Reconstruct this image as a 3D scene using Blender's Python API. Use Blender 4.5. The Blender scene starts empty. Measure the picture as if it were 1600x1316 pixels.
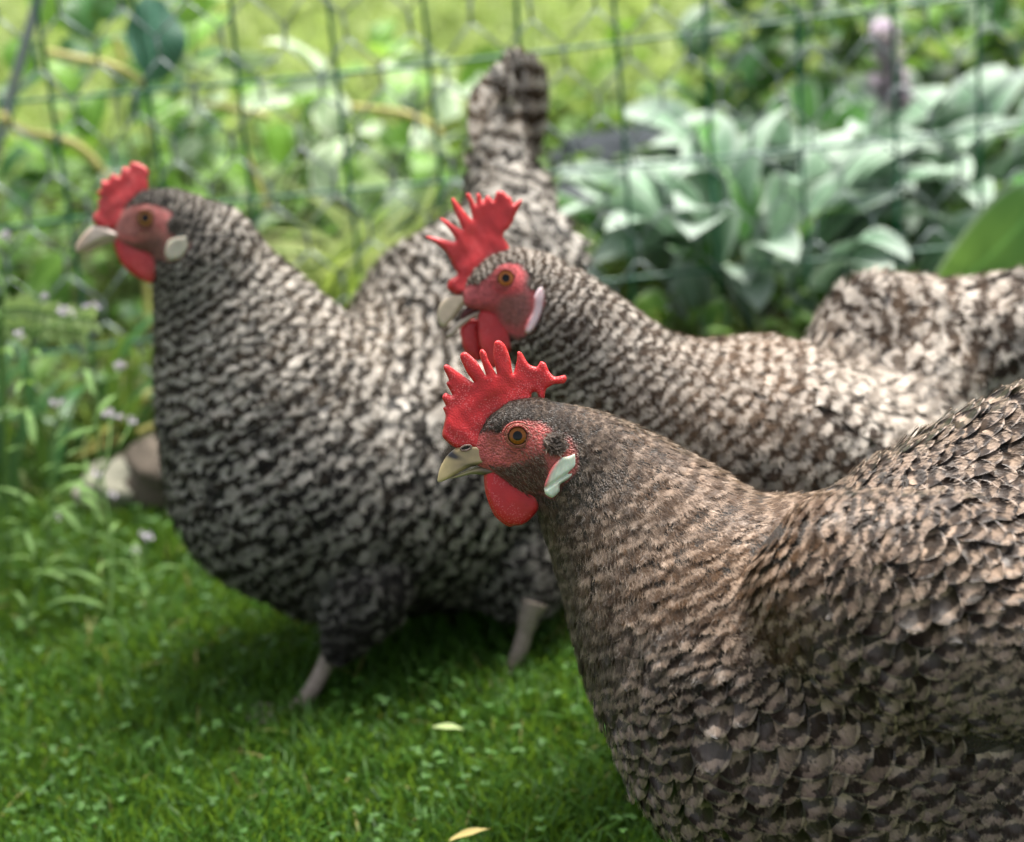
import bpy, bmesh, math, random
import numpy as np
from mathutils import Vector, Matrix
from mathutils.bvhtree import BVHTree
from mathutils.geometry import delaunay_2d_cdt

random.seed(7)
rng = np.random.default_rng(11)
scene = bpy.context.scene
COL = scene.collection

# ------------------------------------------------------------------ camera
FPX = 4116.0                       # focal length in photo pixels (photo 1600 x 1316)
PITCH, ROLL, CAMH = math.radians(22.5), math.radians(5.0), 0.765
F0 = np.array([0, math.cos(PITCH), -math.sin(PITCH)])
U0 = np.array([0, math.sin(PITCH), math.cos(PITCH)])
R0 = np.array([1.0, 0, 0])
CR = math.cos(ROLL) * R0 - math.sin(ROLL) * U0
CU = math.cos(ROLL) * U0 + math.sin(ROLL) * R0
CF = F0
C0 = np.array([0, 0, CAMH])
cam_d = bpy.data.cameras.new("camera")
cam = bpy.data.objects.new("camera", cam_d)
COL.objects.link(cam)
m = Matrix.Identity(4)
for i in range(3):
    m[i][0], m[i][1], m[i][2], m[i][3] = CR[i], CU[i], -CF[i], C0[i]
cam.matrix_world = m
cam_d.sensor_width = 36
cam_d.lens = 36 * FPX / 1600
cam_d.clip_start, cam_d.clip_end = 0.05, 200
cam_d.dof.use_dof = True
cam_d.dof.focus_distance = 1.225
cam_d.dof.aperture_fstop = 6.9
scene.camera = cam

# ------------------------------------------------------------------ light
SUN_EL, SUN_AZ = math.radians(62), math.radians(24)     # azimuth clockwise from +Y (behind the hens, right)
w = bpy.data.worlds.new("World"); scene.world = w; w.use_nodes = True
nt = w.node_tree; nt.nodes.clear()
sky = nt.nodes.new('ShaderNodeTexSky'); sky.sky_type = 'NISHITA'; sky.sun_disc = False
sky.sun_elevation = SUN_EL; sky.sun_rotation = SUN_AZ; sky.air_density = 0.7; sky.dust_density = 5.0; sky.ozone_density = 1.0
bg = nt.nodes.new('ShaderNodeBackground'); bg.inputs['Strength'].default_value = 0.1
wo = nt.nodes.new('ShaderNodeOutputWorld')
hs = nt.nodes.new('ShaderNodeHueSaturation'); hs.inputs['Saturation'].default_value = .35   # thin bright cloud
nt.links.new(sky.outputs[0], hs.inputs['Color']); nt.links.new(hs.outputs[0], bg.inputs[0]); nt.links.new(bg.outputs[0], wo.inputs[0])
sl = bpy.data.lights.new("sun", 'SUN'); sl.energy = 3.0; sl.angle = math.radians(24); sl.color = (1, 0.95, 0.87)
so = bpy.data.objects.new("sun", sl); COL.objects.link(so)
sd = Vector((math.sin(SUN_AZ) * math.cos(SUN_EL), math.cos(SUN_AZ) * math.cos(SUN_EL), math.sin(SUN_EL)))
so.rotation_euler = (-sd).to_track_quat('-Z', 'Y').to_euler()
vs = scene.view_settings
vs.view_transform = 'Standard'; vs.look = 'None'; vs.gamma = 1; vs.exposure = 1.5
scene.cycles.use_denoising = True
scene.cycles.max_bounces = 6
scene.cycles.transparent_max_bounces = 12

# ------------------------------------------------------------------ helpers
def P(px, py, d):
    return C0 + d * (CF + CR * ((px - 800) / FPX) + CU * ((658 - py) / FPX))

def proj(V):
    q = np.asarray(V) - C0
    z = q @ CF
    return 800 + FPX * (q @ CR) / z, 658 - FPX * (q @ CU) / z, z

def G(px, py, z=0.0):
    r = CF + CR * ((px - 800) / FPX) + CU * ((658 - py) / FPX)
    return C0 + r * ((z - CAMH) / r[2])

def nrm(v):
    v = np.asarray(v, float)
    return v / (np.linalg.norm(v, axis=-1, keepdims=True) + 1e-12)

def tag(o, label=None, cat=None, group=None, kind=None):
    if label: o['label'] = label
    if cat: o['category'] = cat
    if group: o['group'] = group
    if kind: o['kind'] = kind
    return o

def empty(name, loc, label, cat, group=None):
    o = bpy.data.objects.new(name, None); COL.objects.link(o)
    o.location = Vector(loc); o.empty_display_size = 0.05
    return tag(o, label, cat, group)

def mesh_obj(name, V, faces, mat, parent=None, smooth=True, vattr=None, cattr=None):
    """V world coordinates; faces: list of tuples or (n,k) int array"""
    V = np.asarray(V, np.float32)
    loc = np.array(parent.location) if parent is not None else np.zeros(3)
    me = bpy.data.meshes.new(name)
    if isinstance(faces, np.ndarray):
        n, k = faces.shape
        me.vertices.add(len(V)); me.vertices.foreach_set('co', (V - loc).astype(np.float32).ravel())
        me.loops.add(n * k); me.loops.foreach_set('vertex_index', faces.astype(np.int32).ravel())
        me.polygons.add(n); me.polygons.foreach_set('loop_start', np.arange(0, n * k, k, dtype=np.int32))
        me.update(calc_edges=True); me.validate()
    else:
        me.from_pydata([tuple(v) for v in (V - loc)], [], faces); me.update()
    me.polygons.foreach_set('use_smooth', np.full(len(me.polygons), smooth))
    if vattr:
        for k_, a in vattr.items():
            at = me.attributes.new(k_, 'FLOAT_VECTOR', 'POINT'); at.data.foreach_set('vector', np.asarray(a, np.float32).ravel())
    if cattr:
        for k_, a in cattr.items():
            at = me.attributes.new(k_, 'FLOAT_COLOR', 'POINT')
            a = np.asarray(a, np.float32)
            if a.shape[1] == 3: a = np.hstack([a, np.ones((len(a), 1), np.float32)])
            at.data.foreach_set('color', a.ravel())
    me.materials.append(mat)
    o = bpy.data.objects.new(name, me); COL.objects.link(o)
    if parent is not None: o.parent = parent
    return o

class NT:
    def __init__(s, name):
        s.m = bpy.data.materials.new(name); s.m.use_nodes = True
        s.t = s.m.node_tree; s.t.nodes.clear()
        s.out = s.t.nodes.new('ShaderNodeOutputMaterial')
        s.b = s.t.nodes.new('ShaderNodeBsdfPrincipled')
        s.t.links.new(s.b.outputs[0], s.out.inputs[0])
    def n(s, ty, **kw):
        nd = s.t.nodes.new('ShaderNode' + ty)
        for k, v in kw.items(): setattr(nd, k, v)
        return nd
    def l(s, a, b): s.t.links.new(a, b)
    def set(s, node, **kw):
        for k, v in kw.items(): node.inputs[k.replace('_', ' ')].default_value = v
    def attr(s, name): return s.n('Attribute', attribute_name=name)
    def math(s, op, a, b=None, c=None, clamp=False):
        nd = s.n('Math', operation=op); nd.use_clamp = clamp
        for i, x in enumerate((a, b, c)):
            if x is None: continue
            if hasattr(x, 'is_linked') or hasattr(x, 'links'): s.l(x, nd.inputs[i])
            else: nd.inputs[i].default_value = x
        return nd.outputs[0]
    def noise(s, scale, detail=2, vec=None, rough=.5):
        nd = s.n('TexNoise'); nd.inputs['Scale'].default_value = scale; nd.inputs['Detail'].default_value = detail
        nd.inputs['Roughness'].default_value = rough
        if vec is None:
            vec = s.n('TexCoord').outputs['Object']
        s.l(vec, nd.inputs['Vector'])
        return nd.outputs['Fac']
    def ramp(s, fac, stops):
        nd = s.n('ValToRGB'); cr = nd.color_ramp
        while len(cr.elements) > 1: cr.elements.remove(cr.elements[-1])
        for i, (p, c) in enumerate(stops):
            e = cr.elements[0] if i == 0 else cr.elements.new(p)
            e.position = p; e.color = (*c, 1)
        s.l(fac, nd.inputs[0]); return nd.outputs[0]
    def mix(s, fac, a, b, mode='MIX'):
        nd = s.n('MixRGB', blend_type=mode)
        for i, x in enumerate((fac, a, b)):
            if hasattr(x, 'is_linked') or hasattr(x, 'links'): s.l(x, nd.inputs[i])
            elif isinstance(x, (tuple, list)): nd.inputs[i].default_value = (*x, 1)
            else: nd.inputs[i].default_value = x
        return nd.outputs[0]
    def bump(s, h, strength=.3, dist=.001):
        nd = s.n('Bump'); nd.inputs['Strength'].default_value = strength; nd.inputs['Distance'].default_value = dist
        s.l(h, nd.inputs['Height']); s.l(nd.outputs[0], s.b.inputs['Normal'])

def tube_arrays(pts, rad, seg=8, cap=True):
    pts = np.asarray(pts, float); n = len(pts)
    rad = np.broadcast_to(np.asarray(rad, float), (n,))
    T = nrm(np.gradient(pts, axis=0))
    up = np.array([0.3, 0.2, 1.0]); 
    if abs(nrm(up) @ T[0]) > .95: up = np.array([1., 0, 0])
    V = []; 
    for i in range(n):
        a = nrm(np.cross(up, T[i])); b = np.cross(T[i], a)
        up = b
        for k in range(seg):
            t = 2 * math.pi * k / seg
            V.append(pts[i] + rad[i] * (math.cos(t) * a + math.sin(t) * b))
    Fc = []
    for i in range(n - 1):
        for k in range(seg):
            k2 = (k + 1) % seg
            Fc.append((i * seg + k, i * seg + k2, (i + 1) * seg + k2, (i + 1) * seg + k))
    if cap:
        V.append(pts[0]); V.append(pts[-1]); c0, c1 = n * seg, n * seg + 1
        for k in range(seg):
            k2 = (k + 1) % seg
            Fc.append((c0, k2, k, k)[:3]); Fc.append((c1, (n - 1) * seg + k, (n - 1) * seg + k2))
    return V, Fc

class MB:
    def __init__(s): s.V = []; s.F = []; s.c = []
    def add(s, V, Fc, col=None):
        o = len(s.V); s.V += [tuple(v) for v in V]; s.F += [tuple(i + o for i in f) for f in Fc]
        if col is not None:
            s.c += [tuple(col)] * len(V) if np.ndim(col) == 1 else [tuple(c) for c in col]
    def tube(s, pts, rad, seg=8, col=None): s.add(*tube_arrays(pts, rad, seg), col=col)
    def build(s, name, mat, parent=None, smooth=True):
        return mesh_obj(name, s.V, s.F, mat, parent, smooth, cattr={'col': s.c} if s.c else None)

def bez(pts, n):
    """Catmull-Rom through the points"""
    p = [np.asarray(q, float) for q in pts]; p = [2 * p[0] - p[1]] + p + [2 * p[-1] - p[-2]]
    out = []; m_ = len(p) - 3
    for k in range(n):
        s_ = k / (n - 1) * m_; i = min(int(s_), m_ - 1); t = s_ - i
        a, b, c, d = p[i:i + 4]
        out.append(.5 * (2 * b + (c - a) * t + (2 * a - 5 * b + 4 * c - d) * t * t + (3 * b - a - 3 * c + d) * t ** 3))
    return np.array(out)

def in_poly(x, y, poly):
    x = np.asarray(x, float); y = np.asarray(y, float); r = np.zeros(x.shape, bool)
    n = len(poly)
    for i in range(n):
        x1, y1 = poly[i]; x2, y2 = poly[(i + 1) % n]
        c = ((y1 > y) != (y2 > y)) & (x < (x2 - x1) * (y - y1) / (y2 - y1 + 1e-12) + x1)
        r ^= c
    return r

def poly_dist(x, y, poly):
    x = np.asarray(x, float); y = np.asarray(y, float); d = np.full(x.shape, 1e9)
    n = len(poly)
    for i in range(n):
        x1, y1 = poly[i]; x2, y2 = poly[(i + 1) % n]
        dx, dy = x2 - x1, y2 - y1
        t = np.clip(((x - x1) * dx + (y - y1) * dy) / (dx * dx + dy * dy + 1e-9), 0, 1)
        d = np.minimum(d, np.hypot(x - x1 - t * dx, y - y1 - t * dy))
    return d

def smooth_poly(poly, step):
    """closed Catmull-Rom resample"""
    p = np.asarray(poly, float); n = len(p); out = []
    for i in range(n):
        a, b, c, d = p[i - 1], p[i], p[(i + 1) % n], p[(i + 2) % n]
        k = max(1, int(round(np.linalg.norm(c - b) / step)))
        for j in range(k):
            t = j / k
            out.append(.5 * (2 * b + .8 * (c - a) * t + (2 * a - 5 * b + 4 * c - d) * .8 * t * t + (1 - .8) * (2 * (c - b) * (3 * t * t - 2 * t ** 3) ) + .8 * (3 * b - a - 3 * c + d) * t ** 3))
    return np.array(out)

def inflate(poly, step, depthf, thick, edge_w, wob=0.0, minr=0.25):
    """closed lens-like solid from a side outline. depthf(px,py)->depth; thick(px,py)->half thickness in px"""
    out = smooth_poly(poly, step)
    x0, y0 = out.min(0); x1, y1 = out.max(0)
    gx, gy = np.meshgrid(np.arange(x0, x1, step), np.arange(y0, y1, step * .87))
    gx = gx + (np.arange(gx.shape[0]) % 2)[:, None] * step * .5
    gx, gy = gx.ravel(), gy.ravel()
    ok = in_poly(gx, gy, out) & (poly_dist(gx, gy, out) > step * .6)
    pts = np.vstack([out, np.column_stack([gx[ok], gy[ok]])])
    n = len(out)
    vs_, es, fs, *_ = delaunay_2d_cdt([Vector(p) for p in pts], [(i, (i + 1) % n) for i in range(n)], [list(range(n))], 1, 1e-5)
    q = np.array([list(v) for v in vs_])
    d = poly_dist(q[:, 0], q[:, 1], out); d[d < step * .05] = 0
    s_ = np.clip(d / edge_w, 0, 1)
    z = np.sqrt(np.clip(1 - (1 - s_) ** 2, 0, 1)) * thick(q[:, 0], q[:, 1])
    if wob: z = z * (1 + wob * (np.sin(q[:, 0] * .13 + 1.5 * np.sin(q[:, 1] * .06)) * np.sin(q[:, 1] * .11 + 1) + .12 * np.sin(q[:, 0] * .37 - q[:, 1] * .22)))
    dep = depthf(q[:, 0], q[:, 1])
    base = C0 + dep[:, None] * (CF + CR * ((q[:, 0] - 800) / FPX)[:, None] + CU * ((658 - q[:, 1]) / FPX)[:, None])
    off = -CF[None, :] * (z * dep / FPX)[:, None]
    bd = d == 0
    N = len(q); back = np.where(bd, np.arange(N), np.arange(N) + N)
    V = np.vstack([base + off, base - off])
    Fc = []
    for f in fs:
        if len(f) != 3: continue
        Fc.append(tuple(f)); Fc.append(tuple(int(back[i]) for i in reversed(f)))
    used = np.unique(np.array(Fc)); rem = -np.ones(2 * N, int); rem[used] = np.arange(len(used))
    Fc = rem[np.array(Fc)]
    qq = np.vstack([q, q])[used]
    return V[used], Fc, qq

# ------------------------------------------------------------------ materials
def mat_plumage(name, dark, light, warm, contrast=.35, rough=.5, tipdark=0.0, edge=.0, nz=.7, spec=.35, shaft=0.0, domek=.42, bias=0.0, fringe=False, fibre=1.0, soft=False):
    s = NT(name)
    a = s.attr('fuv'); sep = s.n('SeparateXYZ'); s.l(a.outputs['Vector'], sep.inputs[0])
    u, v, rnd = sep.outputs
    b = s.attr('fph'); sb = s.n('SeparateXYZ'); s.l(b.outputs['Vector'], sb.inputs[0])
    ph, dk, wmr = sb.outputs
    fsz = s.math('FLOOR', s.math('DIVIDE', s.math('ADD', wmr, .01), 10.0))
    wm = s.math('SUBTRACT', wmr, s.math('MULTIPLY', fsz, 10.0))
    absu = s.math('ABSOLUTE', u)
    nbig = s.noise(160, 2)
    nfine = s.noise(900, 2)
    nmid = s.noise(430, 1)
    phase = s.math('ADD', ph, s.math('MULTIPLY', s.math('SUBTRACT', nbig, .5), nz))
    phase = s.math('ADD', phase, s.math('MULTIPLY', s.math('SUBTRACT', nmid, .5), nz * .4))
    bar = s.math('SINE', s.math('MULTIPLY', phase, 2 * math.pi))
    bar = s.math('ADD', bar, s.math('MULTIPLY', s.math('SUBTRACT', nfine, .5), 1.0))
    mp = s.n('MapRange', interpolation_type='SMOOTHSTEP')
    mp.inputs['From Min'].default_value = -contrast + bias; mp.inputs['From Max'].default_value = contrast + bias
    s.l(bar, mp.inputs['Value']); msk = mp.outputs[0]
    patch = s.math('MULTIPLY', s.math('SUBTRACT', s.noise(70, 2), .5), .55)
    # barbs: fine V lines
    barb = s.math('SINE', s.math('ADD', s.math('MULTIPLY', s.math('SUBTRACT', v, s.math('MULTIPLY', absu, .35)), 150),
                  s.math('MULTIPLY', nfine, 3.0)))
    lt = s.mix(rnd, light, tuple(c * .68 for c in light))
    lt = s.mix(wm, lt, tuple(l * .55 + w_ * .45 for l, w_ in zip(light, warm)))
    dkc = s.mix(s.math('MULTIPLY', wm, .8), dark, tuple(c * .55 for c in warm))
    col = s.mix(msk, dkc, lt)
    if soft:
        mb_ = s.n('MapRange', interpolation_type='SMOOTHSTEP'); mb_.inputs['From Min'].default_value = 480; mb_.inputs['From Max'].default_value = 680
        s.l(fsz, mb_.inputs['Value'])
        mid = tuple(d * .8 + l * .07 for d, l in zip(dark, light)); lt2 = s.mix(.12, lt, mid)
        col = s.mix(mb_.outputs[0], col, s.mix(msk, mid, lt2))
    # darkening of whole feather: own dark tones, plus lower-body shade put into the colour
    col = s.mix(s.math('MAXIMUM', s.math('ADD', dk, patch), 0.0, clamp=True), col, tuple(c * 1.3 for c in dark))
    col = s.mix(s.math('MULTIPLY', s.math('MAXIMUM', s.math('MULTIPLY', dk, -1), 0.0), 1.0, clamp=True), col, light)
    if edge:
        e = s.math('POWER', s.math('MAXIMUM', absu, s.math('POWER', v, 3.0)), 5.0, clamp=True)
        col = s.mix(s.math('MULTIPLY', e, abs(edge)), col, tuple(c * .9 for c in (light if edge > 0 else dark)))
    if shaft:
        e = s.math('LESS_THAN', absu, .05)
        col = s.mix(s.math('MULTIPLY', e, shaft), col, tuple(c * 1.1 for c in light))
    fv = s.n('CombineXYZ'); s.l(s.math('MULTIPLY', u, 6.0), fv.inputs[0]); s.l(s.math('MULTIPLY', s.math('SUBTRACT', v, s.math('MULTIPLY', absu, .35)), 2.2), fv.inputs[1])
    s.l(s.math('MULTIPLY', rnd, 50.0), fv.inputs[2])
    fib = s.noise(1.3, 4, fv.outputs[0], .7)
    shade = s.math('ADD', s.math('ADD', .93 - fibre / 2, s.math('MULTIPLY', barb, .10)), s.math('MULTIPLY', fib, fibre))
    col = s.mix(1.0, col, shade, 'MULTIPLY')
    s.l(col, s.b.inputs['Base Color'])
    s.set(s.b, Roughness=rough)
    s.b.inputs['Specular IOR Level'].default_value = spec
    s.b.inputs['Sheen Weight'].default_value = .0
    s.b.inputs['Sheen Roughness'].default_value = .4
    tp = s.math('DIVIDE', s.math('MAXIMUM', s.math('SUBTRACT', v, .6), 0.0), .4)
    rr = s.math('MINIMUM', s.math('ADD', s.math('MULTIPLY', u, u), s.math('MULTIPLY', tp, tp)), 1.0)
    dome = s.math('SUBTRACT', 1.0, s.math('POWER', rr, 1.4))
    if soft: dome = s.math('MULTIPLY', dome, s.math('ADD', .2, s.math('MULTIPLY', mb_.outputs[0], .8)))
    h = s.math('ADD', s.math('MULTIPLY', s.math('MULTIPLY', dome, fsz), 1e-5 * domek), s.math('ADD', s.math('MULTIPLY', barb, .00004), s.math('MULTIPLY', fib, .0005)))
    s.bump(h, 1.0, 1.0)
    if fringe:
        e = s.math('DIVIDE', s.math('SUBTRACT', s.math('MAXIMUM', absu, v), .74), .26)
        cv = s.n('CombineXYZ'); s.l(s.math('MULTIPLY', u, 7.0), cv.inputs[0]); s.l(s.math('MULTIPLY', s.math('SUBTRACT', v, s.math('MULTIPLY', absu, .4)), 14.0), cv.inputs[1])
        s.l(s.math('MULTIPLY', rnd, 50.0), cv.inputs[2])
        fn = s.noise(1.6, 2, cv.outputs[0])
        s.l(s.math('LESS_THAN', e, s.math('ADD', s.math('MULTIPLY', fn, 3.0), -.75)), s.b.inputs['Alpha'])
    return s.m

def mat_attr(name, rough=.5, spec=.4, bump=None, sss=0.0, coat=0.0, noise_amt=.25, nscale=300, sheen=0.0):
    s = NT(name)
    c = s.attr('col').outputs['Color']
    n = s.noise(nscale, 3)
    f = s.math('ADD', 1 - noise_amt, s.math('MULTIPLY', n, 2 * noise_amt))
    s.l(s.mix(1.0, c, f, 'MULTIPLY'), s.b.inputs['Base Color'])
    s.set(s.b, Roughness=rough); s.b.inputs['Specular IOR Level'].default_value = spec
    if sss:
        s.b.inputs['Subsurface Weight'].default_value = sss; s.b.inputs['Subsurface Radius'].default_value = (1, .25, .15)
        s.b.inputs['Subsurface Scale'].default_value = .003
    if coat: s.b.inputs['Coat Weight'].default_value = coat; s.b.inputs['Coat Roughness'].default_value = .03
    if sheen: s.b.inputs['Sheen Weight'].default_value = sheen
    if bump:
        vo = s.n('TexVoronoi'); vo.inputs['Scale'].default_value = bump[0]; s.l(s.n('TexCoord').outputs['Object'], vo.inputs['Vector'])
        h = s.math('ADD', s.math('MULTIPLY', vo.outputs['Distance'], -1), s.math('MULTIPLY', s.noise(bump[0] * 1.7, 3), .8))
        s.bump(h, bump[1], bump[2])
    return s.m

def mat_comb(name='comb_skin', pale=0.25, base=(.62, .028, .03)):
    s = NT(name)
    co = s.n('TexCoord').outputs['Object']
    vo = s.n('TexVoronoi'); vo.inputs['Scale'].default_value = 1100; s.l(co, vo.inputs['Vector'])
    n = s.noise(90, 3)
    sp = s.math('LESS_THAN', vo.outputs['Distance'], .34)
    col = s.mix(n, tuple(c * .5 for c in base), tuple(min(1, c * 1.2) for c in base))
    fine = s.noise(1500, 2)
    pk = s.math('MULTIPLY', s.math('MULTIPLY', sp, pale), s.math('GREATER_THAN', s.noise(60, 2), .47))
    col = s.mix(pk, col, (.75, .25, .25))
    s.l(col, s.b.inputs['Base Color'])
    s.set(s.b, Roughness=.42); s.b.inputs['Specular IOR Level'].default_value = .45
    s.b.inputs['Subsurface Weight'].default_value = .5; s.b.inputs['Subsurface Radius'].default_value = (1, .12, .08)
    s.b.inputs['Subsurface Scale'].default_value = .0035
    h = s.math('ADD', s.math('MULTIPLY', vo.outputs['Distance'], -1), s.math('MULTIPLY', fine, .5))
    s.bump(h, .35, .0005)
    return s.m

def mat_leaf(name, c1, c2, rim=None, rough=.45, trans=.35, sheen=0.0, scale=25, spec=.4, rimw=.72, tcol=(.35, .5, .05)):
    s = NT(name)
    a = s.attr('fuv'); sep = s.n('SeparateXYZ'); s.l(a.outputs['Vector'], sep.inputs[0])
    u, v, rnd = sep.outputs
    n = s.noise(scale, 3)
    f = s.math('ADD', s.math('MULTIPLY', rnd, .7), s.math('MULTIPLY', n, .3))
    col = s.mix(f, c1, c2)
    absu = s.math('ABSOLUTE', u)
    rib = s.math('LESS_THAN', absu, .06)
    col = s.mix(s.math('MULTIPLY', rib, .45), col, tuple(min(1, c * 2) for c in c2))
    if rim:
        mp = s.n('MapRange', interpolation_type='SMOOTHSTEP'); mp.inputs['From Min'].default_value = rimw; mp.inputs['From Max'].default_value = 1.0
        s.l(s.math('MAXIMUM', absu, v), mp.inputs['Value'])
        col = s.mix(mp.outputs[0], col, rim)
    s.l(col, s.b.inputs['Base Color']); s.set(s.b, Roughness=rough)
    s.b.inputs['Specular IOR Level'].default_value = spec
    if sheen: s.b.inputs['Sheen Weight'].default_value = sheen
    tr = s.n('BsdfTranslucent'); s.l(s.mix(.35, col, tcol), tr.inputs['Color'])
    mx = s.n('MixShader'); mx.inputs[0].default_value = trans
    s.l(s.b.outputs[0], mx.inputs[1]); s.l(tr.outputs[0], mx.inputs[2]); s.l(mx.outputs[0], s.out.inputs[0])
    vein = s.math('SINE', s.math('MULTIPLY', s.math('SUBTRACT', v, s.math('MULTIPLY', absu, .4)), 60))
    s.bump(s.math('ADD', vein, s.math('MULTIPLY', n, 2)), .25, .001)
    return s.m

def mat_plain(name, col, col2=None, rough=.6, scale=40, spec=.3, bump=.2, metal=0):
    s = NT(name)
    n = s.noise(scale, 4)
    c = s.mix(n, col, col2 or tuple(x * .6 for x in col))
    s.l(c, s.b.inputs['Base Color']); s.set(s.b, Roughness=rough, Metallic=metal)
    s.b.inputs['Specular IOR Level'].default_value = spec
    if bump: s.bump(s.noise(scale * 3, 4), bump, .004)
    return s.m

# ------------------------------------------------------------------ leaf builder
def wprof(v, kind):
    if kind == 'ovate': return np.sin(np.pi * np.clip(v, 0, 1) ** .75) ** .8 * 1.0
    if kind == 'round': return np.sin(np.pi * np.clip(v * .96 + .04, 0, 1) ** 1.1) ** .55
    if kind == 'strap': return np.clip(1 - v ** 3, 0, 1) * np.clip(.4 + v * 3, 0, 1)
    if kind == 'ear': return np.clip(np.sin(np.pi * np.clip(v, 0, 1) ** 1.5), 0, 1) ** .62 * .9 + .1 * (1 - v)
    return np.ones_like(v)

class Leaves:
    """collects leaf blades into one mesh with fuv attribute"""
    def __init__(s): s.V = []; s.F = []; s.A = []; s.n = 0
    def leaf(s, b, t, width, side, arch=.15, fold=.25, kind='ovate', nv=9, nu=5, curl=0.0, rnd=None):
        b = np.asarray(b, float); t = np.asarray(t, float); side = nrm(side)
        ax = t - b; L = np.linalg.norm(ax); side = nrm(side - (side @ ax) * ax / L ** 2)
        nn = np.cross(side, ax / L)
        if nn[2] < 0 and abs(nn[2]) > .05: nn = -nn
        v = np.linspace(0, 1, nv); u = np.linspace(-1, 1, nu)
        vv, uu = np.meshgrid(v, u, indexing='ij')
        wv = wprof(vv, kind) * width / 2
        c = b + vv[..., None] * ax + (arch * L * np.sin(np.pi * vv * .8) - curl * L * vv ** 3)[..., None] * nn
        wave = .06 * width * np.sin(vv * 9 + (rnd or 0) * 7) * uu
        p = c + (uu * wv)[..., None] * side + (fold * np.abs(uu) * wv + wave)[..., None] * nn
        r = random.random() if rnd is None else rnd
        s.V.append(p.reshape(-1, 3)); s.A.append(np.stack([uu, vv, np.full_like(uu, r)], -1).reshape(-1, 3))
        idx = np.arange(nv * nu).reshape(nv, nu) + s.n
        s.F.append(np.stack([idx[:-1, :-1], idx[:-1, 1:], idx[1:, 1:], idx[1:, :-1]], -1).reshape(-1, 4)); s.n += nv * nu
    def build(s, name, mat, parent=None):
        return mesh_obj(name, np.vstack(s.V), np.vstack(s.F), mat, parent, True, vattr={'fuv': np.vstack(s.A)})

# ------------------------------------------------------------------ hen
def union_body(chains, squash, vox):
    ico = bmesh.new(); bmesh.ops.create_icosphere(ico, subdivisions=4, radius=1)
    ico.verts.ensure_lookup_table()
    sv = np.array([v.co[:] for v in ico.verts]); sf = np.array([[v.index for v in f.verts] for f in ico.faces]); ico.free()
    sv2 = sv - np.outer(sv @ CF, CF) * (1 - squash)
    VV, FF = [], []; n = 0
    def put(c, r, v_=sv2):
        nonlocal n
        VV.append(v_ * r + c); FF.append(sf + n); n += len(sv)
    for ch in chains:
        for (a, b) in zip(ch[:-1], ch[1:]) if len(ch) > 1 else [(ch[0], ch[0])]:
            pa, pb = P(a[0], a[1], a[3]), P(b[0], b[1], b[3])
            ra, rb = a[2] * a[3] / FPX, b[2] * b[3] / FPX
            k = max(1, int(np.linalg.norm(pb - pa) / (min(ra, rb) * .18)))
            for i in range(k + 1):
                t = i / k; put(pa * (1 - t) + pb * t, ra * (1 - t) + rb * t)
    me = bpy.data.meshes.new('tmp')
    V = np.vstack(VV); Fc = np.vstack(FF)
    me.vertices.add(len(V)); me.vertices.foreach_set('co', V.astype(np.float32).ravel())
    me.loops.add(len(Fc) * 3); me.loops.foreach_set('vertex_index', Fc.astype(np.int32).ravel())
    me.polygons.add(len(Fc)); me.polygons.foreach_set('loop_start', np.arange(0, len(Fc) * 3, 3, dtype=np.int32))
    me.update(calc_edges=True)
    o = bpy.data.objects.new('tmp', me); COL.objects.link(o)
    md = o.modifiers.new('r', 'REMESH'); md.mode = 'VOXEL'; md.voxel_size = vox
    dg = bpy.context.evaluated_depsgraph_get(); ev = o.evaluated_get(dg); em = ev.to_mesh()
    V = np.empty(len(em.vertices) * 3, np.float32); em.vertices.foreach_get('co', V); V = V.reshape(-1, 3).astype(float)
    Q = np.empty(len(em.loops), np.int32); em.loops.foreach_get('vertex_index', Q)
    tot = np.empty(len(em.polygons), np.int32); em.polygons.foreach_get('loop_total', tot)
    assert (tot == 4).all()
    Q = Q.reshape(-1, 4)
    ev.to_mesh_clear(); bpy.data.objects.remove(o); bpy.data.meshes.remove(me)
    E = np.vstack([Q[:, [0, 1]], Q[:, [1, 2]], Q[:, [2, 3]], Q[:, [3, 0]]]); E.sort(axis=1); E = np.unique(E, axis=0)
    return V, Q, E

def lap_smooth(V, E, it, lam=.5, w_=None):
    n = len(V); deg = np.bincount(E.ravel(), minlength=n)[:, None]
    for _ in range(it):
        S = np.zeros_like(V)
        for k in range(3):
            S[:, k] = np.bincount(E[:, 0], V[E[:, 1], k], n) + np.bincount(E[:, 1], V[E[:, 0], k], n)
        d = (S / deg - V) * lam
        if w_ is not None: d *= w_[:, None]
        V = V + d
    return V

def vnormals(V, Q):
    fn = np.cross(V[Q[:, 2]] - V[Q[:, 0]], V[Q[:, 3]] - V[Q[:, 1]])
    N = np.zeros_like(V)
    for k in range(4):
        for a in range(3): N[:, a] += np.bincount(Q[:, k], fn[:, a], len(V))
    return nrm(N)

def guide_field(V, N, guides, dep0):
    """guides rows: px,py,dx,dy,dz(away),spacing px,dark,warm,contrastbar -> direction, spacing (m), etc. on vertices"""
    x, y, z = proj(V)
    g = np.array(guides, float)
    d2 = (x[:, None] - g[None, :, 0]) ** 2 + (y[:, None] - g[None, :, 1]) ** 2 + 60.
    wt = 1 / d2 ** 1.6; wt /= wt.sum(1, keepdims=True)
    a = wt @ nrm(g[:, 2:4])
    D = a[:, :1] * CR - a[:, 1:2] * CU + (wt @ g[:, 4:5]) * CF
    D = D - (D * N).sum(1, keepdims=True) * N
    D = nrm(D)
    sp = (wt @ g[:, 5]) * z / FPX
    return D, sp, wt @ g[:, 6], wt @ g[:, 7], x, y

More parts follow.
